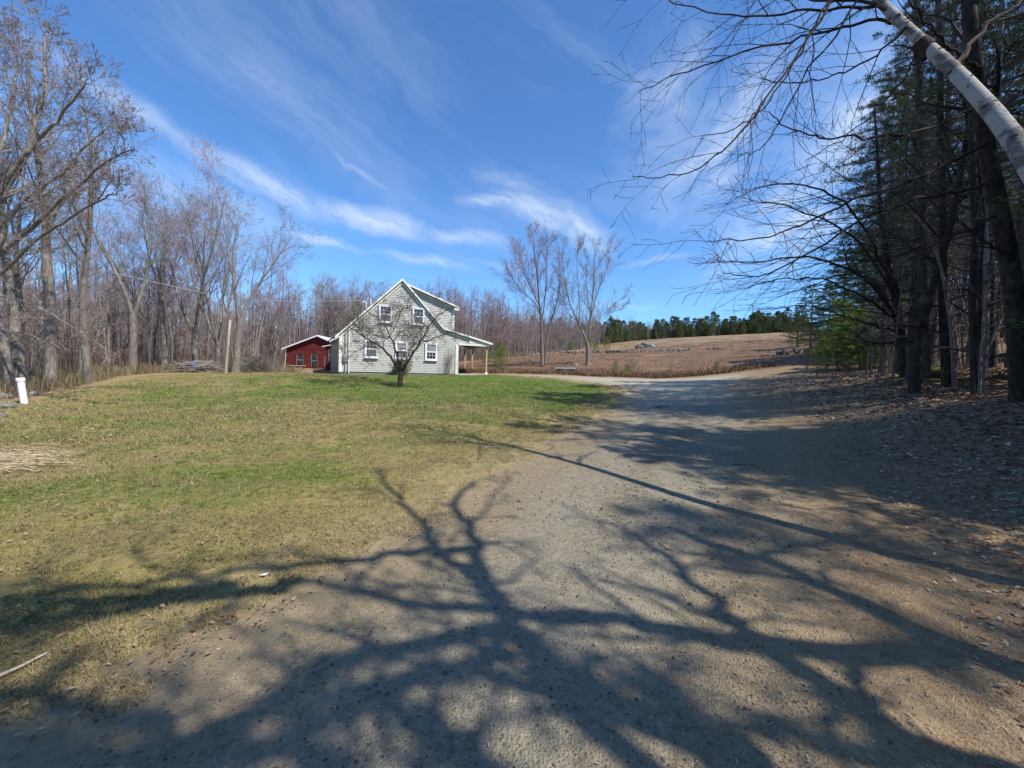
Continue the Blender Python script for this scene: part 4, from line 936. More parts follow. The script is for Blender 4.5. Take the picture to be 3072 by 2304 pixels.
# ------------------------------------------------------------------ poles, pipe, wire
p0, p1 = at(75, 1215, 11), at(60.5, 1134, 11.0); p0[2] -= .08
w = MB(); d = p1-p0; tubes(w, [([tuple(p0), tuple(p0+d*.5), tuple(p0+d*.86)], [.072]*3, 20)]); e = empty('white_pipe'); tag(e, 'white plastic pipe standing upright on the lawn edge', 'pipe'); obj('shaft', w, 'pvc', e, True)
w = MB(); c0, c1 = p0+d*.86, p1; tubes(w, [([tuple(c0), tuple(c0+.02*d), tuple(c1-.02*d), tuple(c1), tuple(c1+.001*d)], [.073, .09, .09, .085, .002], 20)]); obj('cap', w, 'pvc', e, True)
p0, p1 = at(676, 1124, 22), at(690.5, 959, 22)
w = MB(); tubes(w, [([tuple(p0-(p1-p0)*.05), tuple(p0*.5+p1*.5), tuple(p1), tuple(p1+(0, 0, .002))], [.072, .066, .056, .002], 14)]); tag(obj('wooden_pole', w, 'weathered_wood', None, True), 'short pale wooden pole standing at the lawn edge by the brush pile', 'pole')
hp = np.array([HC[0]+cos(HYAW)*1.3-sin(HYAW)*.5, HC[1]+sin(HYAW)*1.3+cos(HYAW)*.5, 0]); hp = at(1085, 902, 28.5)
wp = [at(-420, 640, 19), at(38, 750, 20.5), at(425, 838, 22.5), at(640, 886, 24.5), at(780, 900, 26), at(900, 905, 27), hp]
P_ = np.array(wp); t_ = np.linspace(0, len(P_)-1, 60); P_ = np.stack([np.interp(t_, range(len(wp)), P_[:, i]) for i in range(3)], -1)
w = MB(); tubes(w, [(P_.tolist(), [.013]*60, 5)]); tag(obj('service_cable', w, 'cable_grey'), 'pale overhead cable sagging across the woods to the farmhouse', 'cable')

# ------------------------------------------------------------------ brush pile, tarp, log
RB = random.Random(9)
pc = gp(570, 1117); pcx, pcy = pc[0], pc[1]+.6; w = MB(); pl = []
for i in range(230):
    a = RB.gauss(0, .35) if RB.random() < .65 else RB.uniform(-1.4, 1.4); L = RB.uniform(.5, 1.9); cx_ = pcx+RB.gauss(0, .6); cy_ = pcy+RB.gauss(0, .4)
    hmax = max(.05, .72*(1-min(1, abs(cx_-pcx)/2.0))); zz = gz(cx_, cy_)+RB.uniform(.02, hmax); t_ = RB.gauss(0, .12)-(cx_-pcx)*.06
    dx, dy = cos(a)*L/2, sin(a)*L/2; r_ = RB.uniform(.008, .026)
    pl.append(([(cx_-dx, cy_-dy, zz-t_*L/2), (cx_-dx*.3, cy_-dy*.3, zz+RB.gauss(0, .03)), (cx_+dx*.4, cy_+dy*.4, zz+RB.gauss(0, .03)), (cx_+dx, cy_+dy, zz+t_*L/2)], [r_, r_*.9, r_*.75, r_*.5], 5))
for px0, py0, px1, py1 in ((482, 1133, 560, 1100), (520, 1133, 552, 1098), (505, 1132, 590, 1108), (590, 1100, 640, 1080), (596, 1104, 641, 1082)):
    a_, b_ = at(px0, py0, pcy-.7), at(px1, py1, pcy-.2); pl.append(([tuple(a_), tuple((a_+b_)/2+(0, 0, .03)), tuple(b_)], [.03, .026, .016], 6))
tubes(w, pl); tag(obj('brush_pile', w, 'deadwood'), 'heap of grey cut branches at the far edge of the lawn', 'brush pile')
ta = at(547, 1094, pcy-.55); w = MB(); n = 9
gx_, gy_ = np.meshgrid(np.linspace(0, 1, n*2), np.linspace(0, 1, n)); rg = np.random.RandomState(3)
V = np.stack([ta[0]+gx_*.78-.02, ta[1]+gy_*.5, ta[2]-.02+.16*np.sin(gx_*3.1)*np.sin(gy_*2.6+.3)+rg.normal(0, .018, gx_.shape)-(np.abs(gx_-.55)*.14)], -1).reshape(-1, 3)
ii = np.arange(n*n*2).reshape(n, n*2); F = np.stack([ii[:-1, :-1], ii[:-1, 1:], ii[1:, 1:], ii[1:, :-1]], -1).reshape(-1, 4); w.add(V, F); w.add(V-(0, 0, .006), F[:, ::-1]); tag(obj('blue_tarp', w, 'tarp'), 'crumpled bright blue tarp on top of the brush pile', 'tarp')
l0, l1 = at(731, 1117, 23.2), at(752, 1115, 23.6)
def log(name, a, b, r_, label, grp=None):
    d = (b-a)/np.linalg.norm(b-a); e = empty(name, tuple(a)); tag(e, label, 'log', grp); b = b-a; a = a*0
    w = MB(); tubes(w, [([tuple(a), tuple(a*.6+b*.4), tuple(b)], [r_, r_*.97, r_*.9], 14)]); obj('bark', w, 'dark_bark', e, True)
    for c_, s_ in ((a, 1), (b, -1)):
        w = MB(); tubes(w, [([tuple(c_+d*s_*.004), tuple(c_+d*s_*.003)], [r_*.9, .001], 14)]); obj('cut_end', w, 'cut_log', e)
log('log', l0, l1, .12, 'short thick log lying beside the tangled brush')
log('long_log', at(542, 1127, pcy-.9), at(618, 1125, pcy-.8), .07, 'long grey log lying along the foot of the brush pile')

# ------------------------------------------------------------------ shrubs
def stemmy(seed, n, h, spread, r=.007, kids=(4, 3), droop=0., rmin=.003):
    G = Grow(seed, list(kids), [.4]*len(kids), [35]*len(kids), wob=.1, trop=(.03-droop, .03, .02), seg=(7, 4, 3), sides=(4, 3, 3), rmin=rmin, rr=(.6, .6), t0=(.25, .2), endf=.3)
    R = G.R
    for i in range(n):
        a = R.uniform(0, 6.3); s_ = abs(R.gauss(0, spread)); G.branch((R.gauss(0, .08)*(1+spread), R.gauss(0, .08)*(1+spread), -.05), nrm((sin(s_)*cos(a), sin(s_)*sin(a), cos(s_))), h*R.uniform(.6, 1.1), r*R.uniform(.7, 1.3), 0)
    return G
def leafy(mb, pts, size, seed, n=3, sp=.06, mi=1):
    rg = np.random.RandomState(seed); T_ = np.repeat(np.array(pts), n, 0); m = len(T_); T_ = T_+rg.normal(0, sp, (m, 3)); a = rg.normal(size=(m, 3)); a[:, 2] -= .4; a /= np.linalg.norm(a, axis=1, keepdims=True)
    b_ = np.cross(a, rg.normal(size=(m, 3))); b_ /= np.linalg.norm(b_, axis=1, keepdims=True); s_ = size*rg.uniform(.6, 1.3, (m, 1))
    V = np.stack([T_, T_+a*s_*.5+b_*s_*.22, T_+a*s_, T_+a*s_*.5-b_*s_*.22], 1).reshape(-1, 3); mb.add(V, np.arange(4*m).reshape(-1, 4), mi, tone=np.repeat(rg.rand(m), 4))
def shrub(name, G, loc, label, cat='shrub', twig='twig_grey', leaf=None, lsize=.05, ln=3, lsp=.06, group=None, rz=0., sc=1., lv=1):
    e = empty(name, loc, rz); e.scale = (sc, sc, sc); tag(e, label, cat, group)
    w = MB(); [tubes(w, pl, 0) for pl in G.polys.values()]; obj('stems', w, twig, e)
    if leaf: w = MB(); leafy(w, [t[0] for t in G.tips], lsize, 3, ln, lsp, 0); obj('foliage', w, leaf, e)
    return e
def hl(x, y): # house local to world ground
    X = HC[0]+cos(HYAW)*x-sin(HYAW)*y; Y = HC[1]+sin(HYAW)*x+cos(HYAW)*y; return (X, Y, gz(X, Y)-.02)
shrub('rhododendron', stemmy(61, 34, 1.15, .45, .009), hl(4.1, -.75), 'rounded yellow green evergreen shrub under the middle window', leaf='rhodo_leaf', lsize=.13, ln=4, lsp=.06)
shrub('bare_shrub', stemmy(62, 26, 2.3, .28, .011, (5, 4)), hl(7.6, -.35), 'bare multi-stemmed shrub fanning up the wall by the porch corner', twig='twig_grey')
G = stemmy(63, 240, 1.5, .7, .009, (5, 3), .03, .005); bp = gp(748, 1117)
e = shrub('tangled_brush', G, (bp[0], bp[1]+.9, bp[2]-.05), 'grey tangled bush beside the wooden pole and the log', twig='twig_grey'); e.scale = (1.35, .9, .8)
for k, (x0_, y0_, xt, yt, yy, hh) in enumerate(((758, 1112, 764, 950, 27, 1), (762, 1112, 809, 880, 27.6, 1.2))):
    a_, b_ = at(x0_, y0_, yy), at(xt, yt, yy); G = Grow(71+k, [8, 3], [.16, .4], [35, 40], wob=.1, trop=(0, .06, .03), seg=(8, 4, 3), sides=(6, 3, 3), rmin=.004, rr=(.4, .6), t0=(.4, .2))
    mid = (a_+b_)/2; mid[0] -= .12*(k+.3)
    G.path([a_, mid, b_, b_+(b_-mid)*.3], .035, .008, 0, count=10, sides=8)
    a2, b2 = MB(), MB(); [tubes(a2 if lv == 0 else b2, pl, 0) for lv, pl in G.polys.items()]
    e = empty('birch_sapling'); tag(e, 'thin white birch stem ' + ('leaning away beside the shed' if k else 'standing straight behind the tangled bush'), 'birch'); obj('trunk', a2, 'birch_bark', e, True); obj('crown', b2, 'twig_grey', e)

# undergrowth band where lawn meets woods
def undergrowth(name, n, box, ok, h0, h1, cols, label, cat, w0=.003, bend=.5):
    xs_, ys_ = [], []
    while sum(map(len, xs_)) < n:
        x = rs.uniform(box[0], box[1], 30000); y = rs.uniform(box[2], box[3], 30000); k = ok(x, y); xs_.append(x[k]); ys_.append(y[k])
    x, y = np.concatenate(xs_)[:n], np.concatenate(ys_)[:n]; z = gzr(x, y); m = len(x); h = rs.uniform(h0, h1, m); a = rs.uniform(0, 6.3, m); l_ = rs.uniform(.1, bend, m)*h; w_ = w0*np.clip(np.hypot(x, y)/14, 1, 3.5)
    sd = np.stack([np.cos(a+1.57), np.sin(a+1.57), 0*a], -1)*w_[:, None]; b_ = np.stack([x, y, z-.02], -1); mid = b_+np.stack([np.cos(a)*l_*.35, np.sin(a)*l_*.35, h*.6], -1); tip = b_+np.stack([np.cos(a)*l_, np.sin(a)*l_, h], -1)
    V = np.stack([b_-sd, b_+sd, mid+sd*.8, mid-sd*.8, tip], 1).reshape(-1, 3); i5 = np.arange(m)[:, None]*5; c = np.repeat(pick(cols, m, .6, 1.2), 5, 0)
    mb = MB(); mb.add(V, i5+np.array([0, 1, 2, 3]), 0, col=c); mb.F[3].append(i5+np.array([3, 2, 4])); mb.MI[3].append(np.zeros(m, int)); return tag(obj(name, mb, 'blades'), label, cat, kind='stuff')
def ok_w(x, y):
    d = sd_poly(x, y, LAWN); return (d > -4.2) & (d < -.15) & (x < -y*.5) & (rs.rand(len(x)) < 1.1-np.abs(d+.9)/3.4) & (vnoise(x, y, 1.1, 51) > .25)
def ok_f(x, y):
    d = sd_poly(x, y, FIELD); return (d > .2) & (rs.rand(len(x)) < np.exp(-d/1.6)) & (vnoise(x, y, .8, 52) > .25)
def ok_f2(x, y): return (sd_poly(x, y, FIELD) > .5) & (vnoise(x, y, 1.7, 53) > .42)
def ok_wf(x, y): return (sd_poly(x, y, LAWN) < -1.6) & (sd_poly(x, y, FIELD) < -1) & ~((x > -27) & (x < -3.4) & (y > 24) & (y < 46.5)) & ((x < -14.8) | (y > 40)) & (x < 4)
def ok_e(x, y): return (sd_poly(x, y, ROAD) < -3.0) & (sd_poly(x, y, FIELD) < .3) & (x > y*.62+2.) & (x < y*1.45+3)
undergrowth('undergrowth', 17000, (-30, -13, 8.5, 30), ok_w, .15, .7, [(.2, .16, .1), (.3, .26, .15), (.15, .16, .06), (.12, .09, .06), (.34, .2, .12)], 'brown and olive weeds between the lawn and the woods', 'undergrowth', .003, .8)
undergrowth('field_edge_brush', 16000, (-7, 20, 29, 37), ok_f, .08, .42, [(.17, .06, .04), (.12, .045, .03), (.24, .12, .08), (.3, .22, .13), (.17, .17, .06)], 'rusty low brush along the edge of the field', 'brush', .005, .7)
undergrowth('field_stubble', 20000, (-6, 50, 30, 85), ok_f2, .06, .2, [(.2, .09, .06), (.14, .06, .04), (.4, .3, .18), (.3, .2, .12)], 'low dry stubble covering the field', 'stubble', .006, 1.)
undergrowth('forest_undergrowth', 26000, (-60, 4, 10, 75), ok_wf, .4, 2.6, [(.16, .12, .09), (.24, .19, .15), (.12, .085, .065), (.2, .13, .1)], 'thin brown stems filling the floor of the woods', 'undergrowth', .004, .4)
undergrowth('bank_brush', 4000, (8, 46, 7, 60), ok_e, .3, 2.2, [(.14, .11, .085), (.2, .16, .13), (.1, .075, .055), (.12, .14, .05)], 'thin stems and twigs under the pines of the bank', 'undergrowth', .003, .5)

# ------------------------------------------------------------------ stones
def rock_mesh(seed, s, sub=3, rough=.35, matn='rock'):
    import bmesh
    bm = bmesh.new(); bmesh.ops.create_icosphere(bm, subdivisions=sub, radius=1.); rg = np.random.RandomState(seed); D_ = rg.normal(size=(9, 3)); D_ /= np.linalg.norm(D_, axis=1, keepdims=True); lim = rg.uniform(.55, .85, 9)
    for v in bm.verts:
        c = np.array(v.co)
        for d, l in zip(D_, lim):
            q = c@d
            if q > l: c = c-d*(q-l)*.85
        c = c*(1+rough*.12*sin(5*c[0]+seed)*sin(6*c[1])*cos(5*c[2])) + rg.normal(0, .012, 3); v.co = Vector(c*np.array(s))
    me = bpy.data.meshes.new('rock_%d' % seed); bm.to_mesh(me); bm.free(); me.materials.append(MATS[matn]); me.polygons.foreach_set('use_smooth', [False]*len(me.polygons)); return me
bo = at(1942, 1041, 84); bo = (bo[0], bo[1], gz(bo[0], bo[1]))
o = put('boulder', rock_mesh(5, (1.75, 1.2, 1.25))); o.location = (bo[0], bo[1], bo[2]+.3); tag(o, 'large pale grey boulder standing alone in the field', 'boulder')
o = put('boulder', rock_mesh(6, (1.0, .8, .7), matn='rock_dark')); o.location = (bo[0]-1.9, bo[1]-.9, bo[2]+.1); tag(o, 'dark low rock against the large field boulder', 'boulder')
SM = [rock_mesh(80+k, (.32, .26, .2), 1) for k in range(7)]
def stone_wall(name, pts, n, label, sc=1., rows=2, grp=None):
    P = np.array(pts, float); L = np.r_[0, np.cumsum(np.linalg.norm(np.diff(P, axis=0), axis=1))]; e = empty(name, (P[0][0], P[0][1], gz(P[0][0], P[0][1]))); tag(e, label, 'stone wall', grp); mb = MB(); rg = np.random.RandomState(n)
    for i in range(n):
        s_ = rg.uniform(0, L[-1]); x = np.interp(s_, L, P[:, 0])+rg.normal(0, .25*sc); y = np.interp(s_, L, P[:, 1])+rg.normal(0, .25*sc); me = SM[rg.randint(7)]
        V = np.array([v.co[:] for v in me.vertices]); F = np.array([p.vertices[:] for p in me.polygons]); a = rg.uniform(0, 6.3); k = sc*rg.uniform(.6, 1.35); R_ = np.array([[cos(a), -sin(a), 0], [sin(a), cos(a), 0], [0, 0, 1]])
        z = gz(x, y)+.08*sc+(rg.randint(rows))*.26*sc; mb.add((V*k*rg.uniform(.8, 1.25, 3))@R_.T+(x, y, z)-np.array(e.location), F)
    obj('stones', mb, 'rock', e)
def wpt(px, py, Y): p = at(px, py, Y); return (p[0], p[1])
stone_wall('stone_wall', [wpt(1785, 1056, 62), wpt(1860, 1055, 62), wpt(1945, 1054, 62)], 46, 'low grey stone wall below the boulder, its near bare tree end', .85)
stone_wall('stone_wall', [wpt(1968, 1053, 62), wpt(2072, 1052, 62)], 44, 'low grey stone wall section in the middle of the field', .85)
stone_wall('stone_wall', [wpt(1660, 1061, 60), wpt(1760, 1058, 61)], 20, 'sparse line of wall stones behind the forked bare tree', .8)
stone_wall('stone_wall', [wpt(2125, 1047, 62), wpt(2170, 1046, 62)], 14, 'short scatter of wall stones high in the field', .8)
stone_wall('stone_wall', [wpt(2330, 1050, 46), wpt(2420, 1046, 46), wpt(2520, 1042, 42)], 75, 'grey stone wall running under the edge of the wood', .8, 3)
for px, py, Y, s_, lb in ((1400, 0, 0, 0, ''), (2044, 1026, 110, .9, 'small lone pale stone near the top of the field'), (2600, 1100, 24, .9, 'dark mossy stone under the young pines'), (1728, 1098, 41, .9, 'low grey stone near the wooden post'), (1770, 1094, 40.5, .6, 'rounded stone at the foot of the forked bare tree'),
                          (1885, 1094, 38, .5, 'small pale stone in the rusty brush'), (30, 1224, 10.4, .55, 'grey stone beside the white pipe'), (8, 1195, 12, .7, 'flat pale stone beyond the white pipe'), (105, 1186, 12.6, .5, 'tan stone in the weeds behind the white pipe'), (4, 1252, 9.6, .35, 'mossy rounded stone at the lawn corner')):
    if not lb: continue
    p = gp(px, py); o = put('stone', SM[RB.randint(0, 6)] if s_ < 1.2 else rock_mesh(px, (.3, .3, .2))); o.location = (p[0], p[1], p[2]+.05*s_); o.scale = (s_*1.3,)*3; o.rotation_euler = (0, 0, RB.uniform(0, 6)); tag(o, lb, 'stone')
p = gp(2818, 1128); o = put('boulder', rock_mesh(15, (.5, .4, .24), matn='mossy_rock')); o.location = (p[0], p[1], p[2]+.12); tag(o, 'low boulder capped with yellow green moss among the trunks', 'boulder')
p = gp(3000, 1088); o = put('boulder', rock_mesh(16, (.75, .6, .5))); o.location = (p[0], p[1], p[2]+.18); tag(o, 'big dark boulder deep among the shaded trunks', 'boulder')
# stone step, post and sign by the field edge
p = gp(1697, 1116); w = MB(); w.box((-.9, -.5, .28), (.9, .45, .4)); e = empty('stone_bench', tuple(p), rad(-8)); tag(e, 'flat pale stone slab raised on dark blocks at the field edge', 'slab'); obj('slab', w, 'concrete', e); w = MB(); w.box((-.75, -.38, -.1), (-.35, .35, .279)); obj('block', w, 'foundation', e); w = MB(); w.box((.35, -.38, -.1), (.75, .35, .279)); obj('block', w, 'foundation', e)
p = at(1726, 1087, 41); w = MB(); w.box((-.07, -.07, -.3), (.07, .07, 1.15)); e = empty('field_post', tuple(p)); tag(e, 'weathered wooden post standing before the forked bare tree', 'post'); obj('post', w, 'weathered_wood', e)
for i, (px, py, sd, sc, n_, lb) in enumerate(((1895, 1117, 91, 1., 20, 'pale leafless bush in the rusty brush below the stone wall'), (2010, 1112, 92, .85, 14, 'thin leafless bush near the bend of the drive'), (1490, 1110, 93, .7, 12, 'leafy brown weeds beyond the porch posts'))):
    p = gp(px, py); shrub('bare_bush', stemmy(sd, n_, 1.5, .45, .01, (5, 4)), (p[0], p[1], p[2]-.05), lb, 'bush', sc=sc, leaf='shrub_leaf' if i != 1 else None, lsize=.06, ln=1)
for i, (px, py, Y, sc) in enumerate(((1500, 1108, 36, .55), (1880, 1112, 35, .3), (1845, 1112, 35, .28), (2150, 1118, 34, .3), (1765, 1040, 84, .9), (1790, 1038, 86, .8), (1820, 1035, 90, .8), (1710, 1045, 82, .9), (1500, 1075, 52, .7), (1462, 1076, 54, .6))):
    p = at(px, py, Y); tree('young_pine', YOUNG[i % 2], p[0], p[1], RB.uniform(0, 6), sc*1.2, ('small green pine seedling in the brush at the field edge' if i in (1, 2, 3) else 'young light green pine at the far edge of the field' if i else 'small green pine beside the porch'), 'pine', ('pine seedlings at the field edge' if i in (1, 2, 3) else 'young pines along the far edge of the field' if i else None), sink=.05)
for i, (px, Y, sc) in enumerate(((2510, 23, .9), (2545, 23.5, 1.1), (2580, 22.5, 1.0), (2615, 23, 1.15), (2650, 22, .95), (2565, 26, 1.25), (2530, 27, 1.2), (2610, 26, 1.3), (2680, 22, 1.1), (2480, 25, .8))):
    p = at(px, 1090, Y); p[2] = gz(p[0], p[1]); tree('young_pine', YOUNG[i % 2], p[0], p[1], RB.uniform(0, 6), sc*1.12, 'sunlit yellow green young pine in the thicket beside the wood', 'pine', 'young pines in the thicket beside the wood', sink=.05)
for i, (px, Y, sc, k) in enumerate(((2430, 44, .62, 0), (2475, 40, .66, 1), (2520, 36, .75, 0), (2585, 33, .85, 1), (2665, 29, .9, 0), (2760, 30, 1.05, 1), (2390, 52, .55, 1))):
    p = at(px, 1080, Y); tree('edge_pine', EDGEP[k], p[0], p[1], RB.uniform(0, 6), sc, 'full boughed dark pine at the edge of the wood above the field', 'pine', 'dark pines at the edge of the wood', sink=.1)

# ------------------------------------------------------------------ the two bare trees in the field and the apple tree
DD = 1536/1106.
def hand(name, G, trunk_bark, twig, label, cat='tree', bud='bud_brown', bsize=.015, bper=1, nth=1, seed=5):
    """trunk = hand laid limbs, crown = everything grown from them"""
    a, b = MB(), MB()
    for lv, pl in G.polys.items():
        tubes(a if lv < nth else b, pl, 0)
    e = empty(name); tag(e, label, cat); obj('trunk', a, trunk_bark, e, True)
    if bud: buds(b, G.tips, bsize, 1, seed, bper, .02)
    obj('crown', b, [twig, bud] if bud else twig, e); return e
def dp(pts, Ys):
    Ys = np.interp(np.linspace(0, 1, len(pts)), np.linspace(0, 1, len(Ys)), Ys); return [at(x*DD, y*DD, Y) for (x, y), Y in zip(pts, Ys)]
def c2(pts, Ys):
    Ys = np.interp(np.linspace(0, 1, len(pts)), np.linspace(0, 1, len(Ys)), Ys); return [at(980+x/4.254, 820+y/4.254, Y) for (x, y), Y in zip(pts, Ys)]
def c5(pts, Ys):
    Ys = np.interp(np.linspace(0, 1, len(pts)), np.linspace(0, 1, len(Ys)), Ys); return [at(1400+x/2.212, 650+y/2.212, Y) for (x, y), Y in zip(pts, Ys)]
G = Grow(101, [15, 9, 6, 2], [.55, .52, .6, .5], [27, 30, 34, 36], wob=.06, trop=(0, .05, .04, .03, .02), seg=(12, 7, 5, 3, 2), sides=(8, 5, 3, 3, 3), rmin=.006, rr=(.4, .5, .55, .65), t0=(.25, .1, .08, .1), endf=.12)
for pts, Ys, r0, r1 in (([(500, 985), (500, 860), (495, 720), (480, 560), (470, 400), (450, 260), (440, 140)], (40, 40), .2, .02), ([(520, 980), (525, 860), (545, 740), (590, 600), (620, 480), (610, 350)], (40.3, 41), .14, .02),
                        ([(497, 700), (520, 560), (530, 420), (525, 300), (540, 190)], (40, 39.5), .09, .015), ([(485, 600), (440, 500), (400, 420), (370, 330), (345, 250)], (40, 39), .08, .015), ([(492, 650), (450, 560), (390, 520), (330, 450), (300, 400)], (40, 41), .06, .012)):
    G.path(c5(pts, Ys), r0, r1, 0, count=13, t0=.3 if r0 > .1 else .15, Lk=6.5)
hand('bare_tree', G, 'grey_bark', 'twig_red', 'tall bare tree with two grey trunks and reddish buds at the field edge', bud='bud', bsize=.022, bper=.25)
G = Grow(102, [15, 9, 6, 2], [.55, .52, .6, .5], [27, 30, 34, 36], wob=.06, trop=(0, .05, .04, .03, .02), seg=(12, 7, 5, 3, 2), sides=(8, 5, 3, 3, 3), rmin=.006, rr=(.4, .5, .55, .65), t0=(.25, .1, .08, .1), endf=.12)
G.path(c5([(800, 990), (805, 930), (805, 870), (800, 840)], (40, 40)), .24, .19, 0, fork=False)
for pts, Ys, r0, r1 in (([(800, 850), (770, 760), (735, 690), (690, 600), (660, 480), (640, 350), (635, 200)], (40, 39.5), .13, .015), ([(802, 850), (820, 760), (822, 640), (840, 500), (845, 350), (850, 210)], (40, 40.5), .13, .015), ([(800, 860), (830, 780), (870, 700), (930, 620), (1000, 560), (1060, 520)], (40, 39.5), .06, .01),
                        ([(822, 680), (850, 560), (890, 450), (930, 340), (960, 250)], (40, 41), .08, .012), ([(745, 700), (750, 600), (740, 450), (730, 330), (735, 220)], (39.8, 39), .07, .012), ([(735, 690), (680, 660), (640, 600), (600, 500)], (39.8, 40.5), .05, .01), ([(830, 760), (880, 700), (960, 640), (1030, 600)], (40, 41), .05, .01), ([(822, 640), (800, 520), (790, 400), (795, 260)], (40, 40), .06, .01)):
    G.path(c5(pts, Ys), r0, r1, 0, count=12 if r0 > .065 else 8, t0=.22, Lk=6. if r0 > .065 else 4.2)
hand('bare_tree', G, 'grey_bark', 'twig_grey', 'wide spreading bare tree forking low in the field', bud=None)
G = Grow(103, [12, 7, 5], [.4, .55, .55], [50, 48, 48], wob=.2, trop=(0, .03, .02, .0), seg=(12, 6, 4, 3), sides=(8, 5, 4, 3), rmin=.007, rr=(.42, .55, .6), t0=(.25, .15, .1), endf=.25)
G.path(c2([(935, 1475), (937, 1400), (940, 1320), (955, 1225)], (21, 21)), .155, .14, 0, fork=False, sides=12)
for pts, Ys, r0, r1 in (([(945, 1260), (870, 1150), (780, 1010), (680, 930), (600, 880), (480, 810), (400, 740), (300, 690), (200, 640)], (21, 20.2, 19.4), .085, .012), ([(945, 1230), (930, 1180), (890, 1010), (850, 880), (810, 810), (760, 700), (730, 600), (770, 500), (810, 400)], (21, 21.5), .075, .012),
                        ([(960, 1240), (1000, 1180), (1080, 1050), (1180, 910), (1230, 820), (1290, 700), (1380, 570), (1500, 470), (1620, 420)], (21, 20.5, 20.2), .09, .01), ([(1230, 870), (1350, 840), (1500, 770), (1620, 750), (1740, 760)], (20.7, 19.5), .045, .01), ([(820, 820), (700, 820), (620, 800), (560, 720), (500, 640), (420, 580)], (21.3, 22.3), .04, .009),
                        ([(845, 880), (900, 790), (980, 720), (1060, 700)], (21.3, 22), .035, .009), ([(600, 880), (500, 940), (400, 990), (280, 1010), (190, 1000)], (20.2, 19), .03, .008), ([(900, 1040), (930, 960), (1010, 950), (1060, 1010)], (21.2, 20.4), .02, .007), ([(1230, 820), (1180, 740), (1110, 800)], (20.6, 21), .025, .007),
                        ([(760, 690), (640, 560), (560, 520), (440, 420), (330, 330)], (21.5, 21), .03, .008), ([(1290, 700), (1200, 620), (1120, 560), (1050, 440), (1000, 380)], (20.5, 21.5), .03, .008), ([(480, 810), (420, 700), (330, 600), (240, 520)], (19.8, 19), .03, .008), ([(800, 800), (880, 700), (900, 600), (960, 480), (1000, 330)], (21.4, 22), .03, .008)):
    G.path(c2(pts, Ys), r0, r1, 0, count=13 if r0 > .05 else 10, t0=.3 if r0 > .05 else .12, kink=.022, Lk=4. if r0 > .05 else 3.2)
hand('apple_tree', G, 'apple_bark', 'twig_bough', 'gnarled old apple tree with low forking limbs on the lawn', bud=None)

# ------------------------------------------------------------------ big trees over the drive
def sky_kids(seed, **k):
    a = dict(kids=[10, 5, 4, 3], ratio=[.3, .45, .5, .5], ang=[40, 40, 42, 45], wob=.1, trop=(0, .03, .02, .02, .02), seg=(12, 7, 5, 4, 3), sides=(8, 5, 4, 3, 3), rmin=.003, rr=(.45, .55, .6, .7), t0=(.2, .15, .1, .1), endf=.25); a.update(k); return Grow(seed, **a)
G = sky_kids(111, rmin=.0028, kids=[11, 7, 4], ratio=[.3, .45, .5], trop=(0, -.02, -.02, -.01, 0))
G.path([(5.75, 1.2, .1), (5.45, 2.0, 1.2), tuple(at(2290*DD, 470*DD, 3.15)), tuple(at(2212*DD, 330*DD, 3.45)), tuple(at(2140*DD, 235*DD, 3.7)), tuple(at(2060*DD, 150*DD, 4.0)), tuple(at(1990*DD, 90*DD, 4.25)), tuple(at(1900*DD, 5*DD, 4.6)), tuple(at(1830*DD, -90*DD, 5.)), tuple(at(1770*DD, -230*DD, 5.3)), tuple(at(1725*DD, -400*DD, 5.6))], .108, .02, 0, count=20, t0=.66, sides=20, Lk=4.5)
for pts, Ys, r0, n_, Lk in (([(1830, -40), (1760, 60), (1700, 150), (1620, 260), (1560, 330), (1500, 370), (1430, 385), (1365, 380)], (4.4, 4.3, 4.6), .016, 9, 2.6), ([(1800, -20), (1740, 90), (1690, 180), (1640, 250), (1560, 290), (1510, 300)], (4.6, 4.7), .013, 8, 2.2), ([(1925, 22), (1885, 12), (1780, 15), (1700, 28), (1600, 40), (1500, 20), (1420, -10)], (4.6, 5.2), .022, 11, 3.),
                            ([(1945, 48), (1880, 40), (1800, 70), (1700, 85), (1600, 110), (1500, 150), (1440, 165), (1380, 200)], (4.6, 5.3), .02, 12, 3.), ([(1960, 60), (1880, 130), (1800, 170), (1720, 180), (1640, 170)], (4.3, 5.2), .014, 9, 2.4), ([(1870, -30), (1800, 90), (1740, 150), (1690, 260), (1640, 330), (1600, 330)], (4.5, 5.), .014, 9, 2.4),
                            ([(1800, -60), (1700, -30), (1600, 0), (1500, -20)], (4.8, 5.6), .018, 10, 3.), ([(2060, 150), (2120, 60), (2200, 10), (2260, -40)], (4.0, 4.4), .03, 8, 2.4), ([(1990, 90), (1960, 160), (1900, 240), (1820, 300), (1740, 350)], (4.2, 4.9), .012, 8, 2.2)):
    G.path(dp(pts, Ys), r0, .004, 1, count=n_, t0=.15, sides=7, kink=.012, Lk=Lk)
e = hand('birch_tree', G, 'birch_bark', 'twig_dark', 'white barked birch leaning far out over the drive', bud='bud_brown', bsize=.008)
for j, (pts, Ys) in enumerate((([(2010, 118), (1995, 100), (1985, 92)], (4.2, 4.24)),)):
    w = MB(); P = dp(pts, Ys); tubes(w, [([tuple(P[0]), tuple(P[1]), tuple(P[2])], [.073, .079, .072], 18)], 0); obj('burl', w, 'dark_bark', e, True)
BT = np.array(dp([(2200, 312), (2120, 212), (2060, 152), (1990, 92), (1925, 30)], (3.48, 3.78, 4.0, 4.25, 4.5))); RQ = random.Random(8)
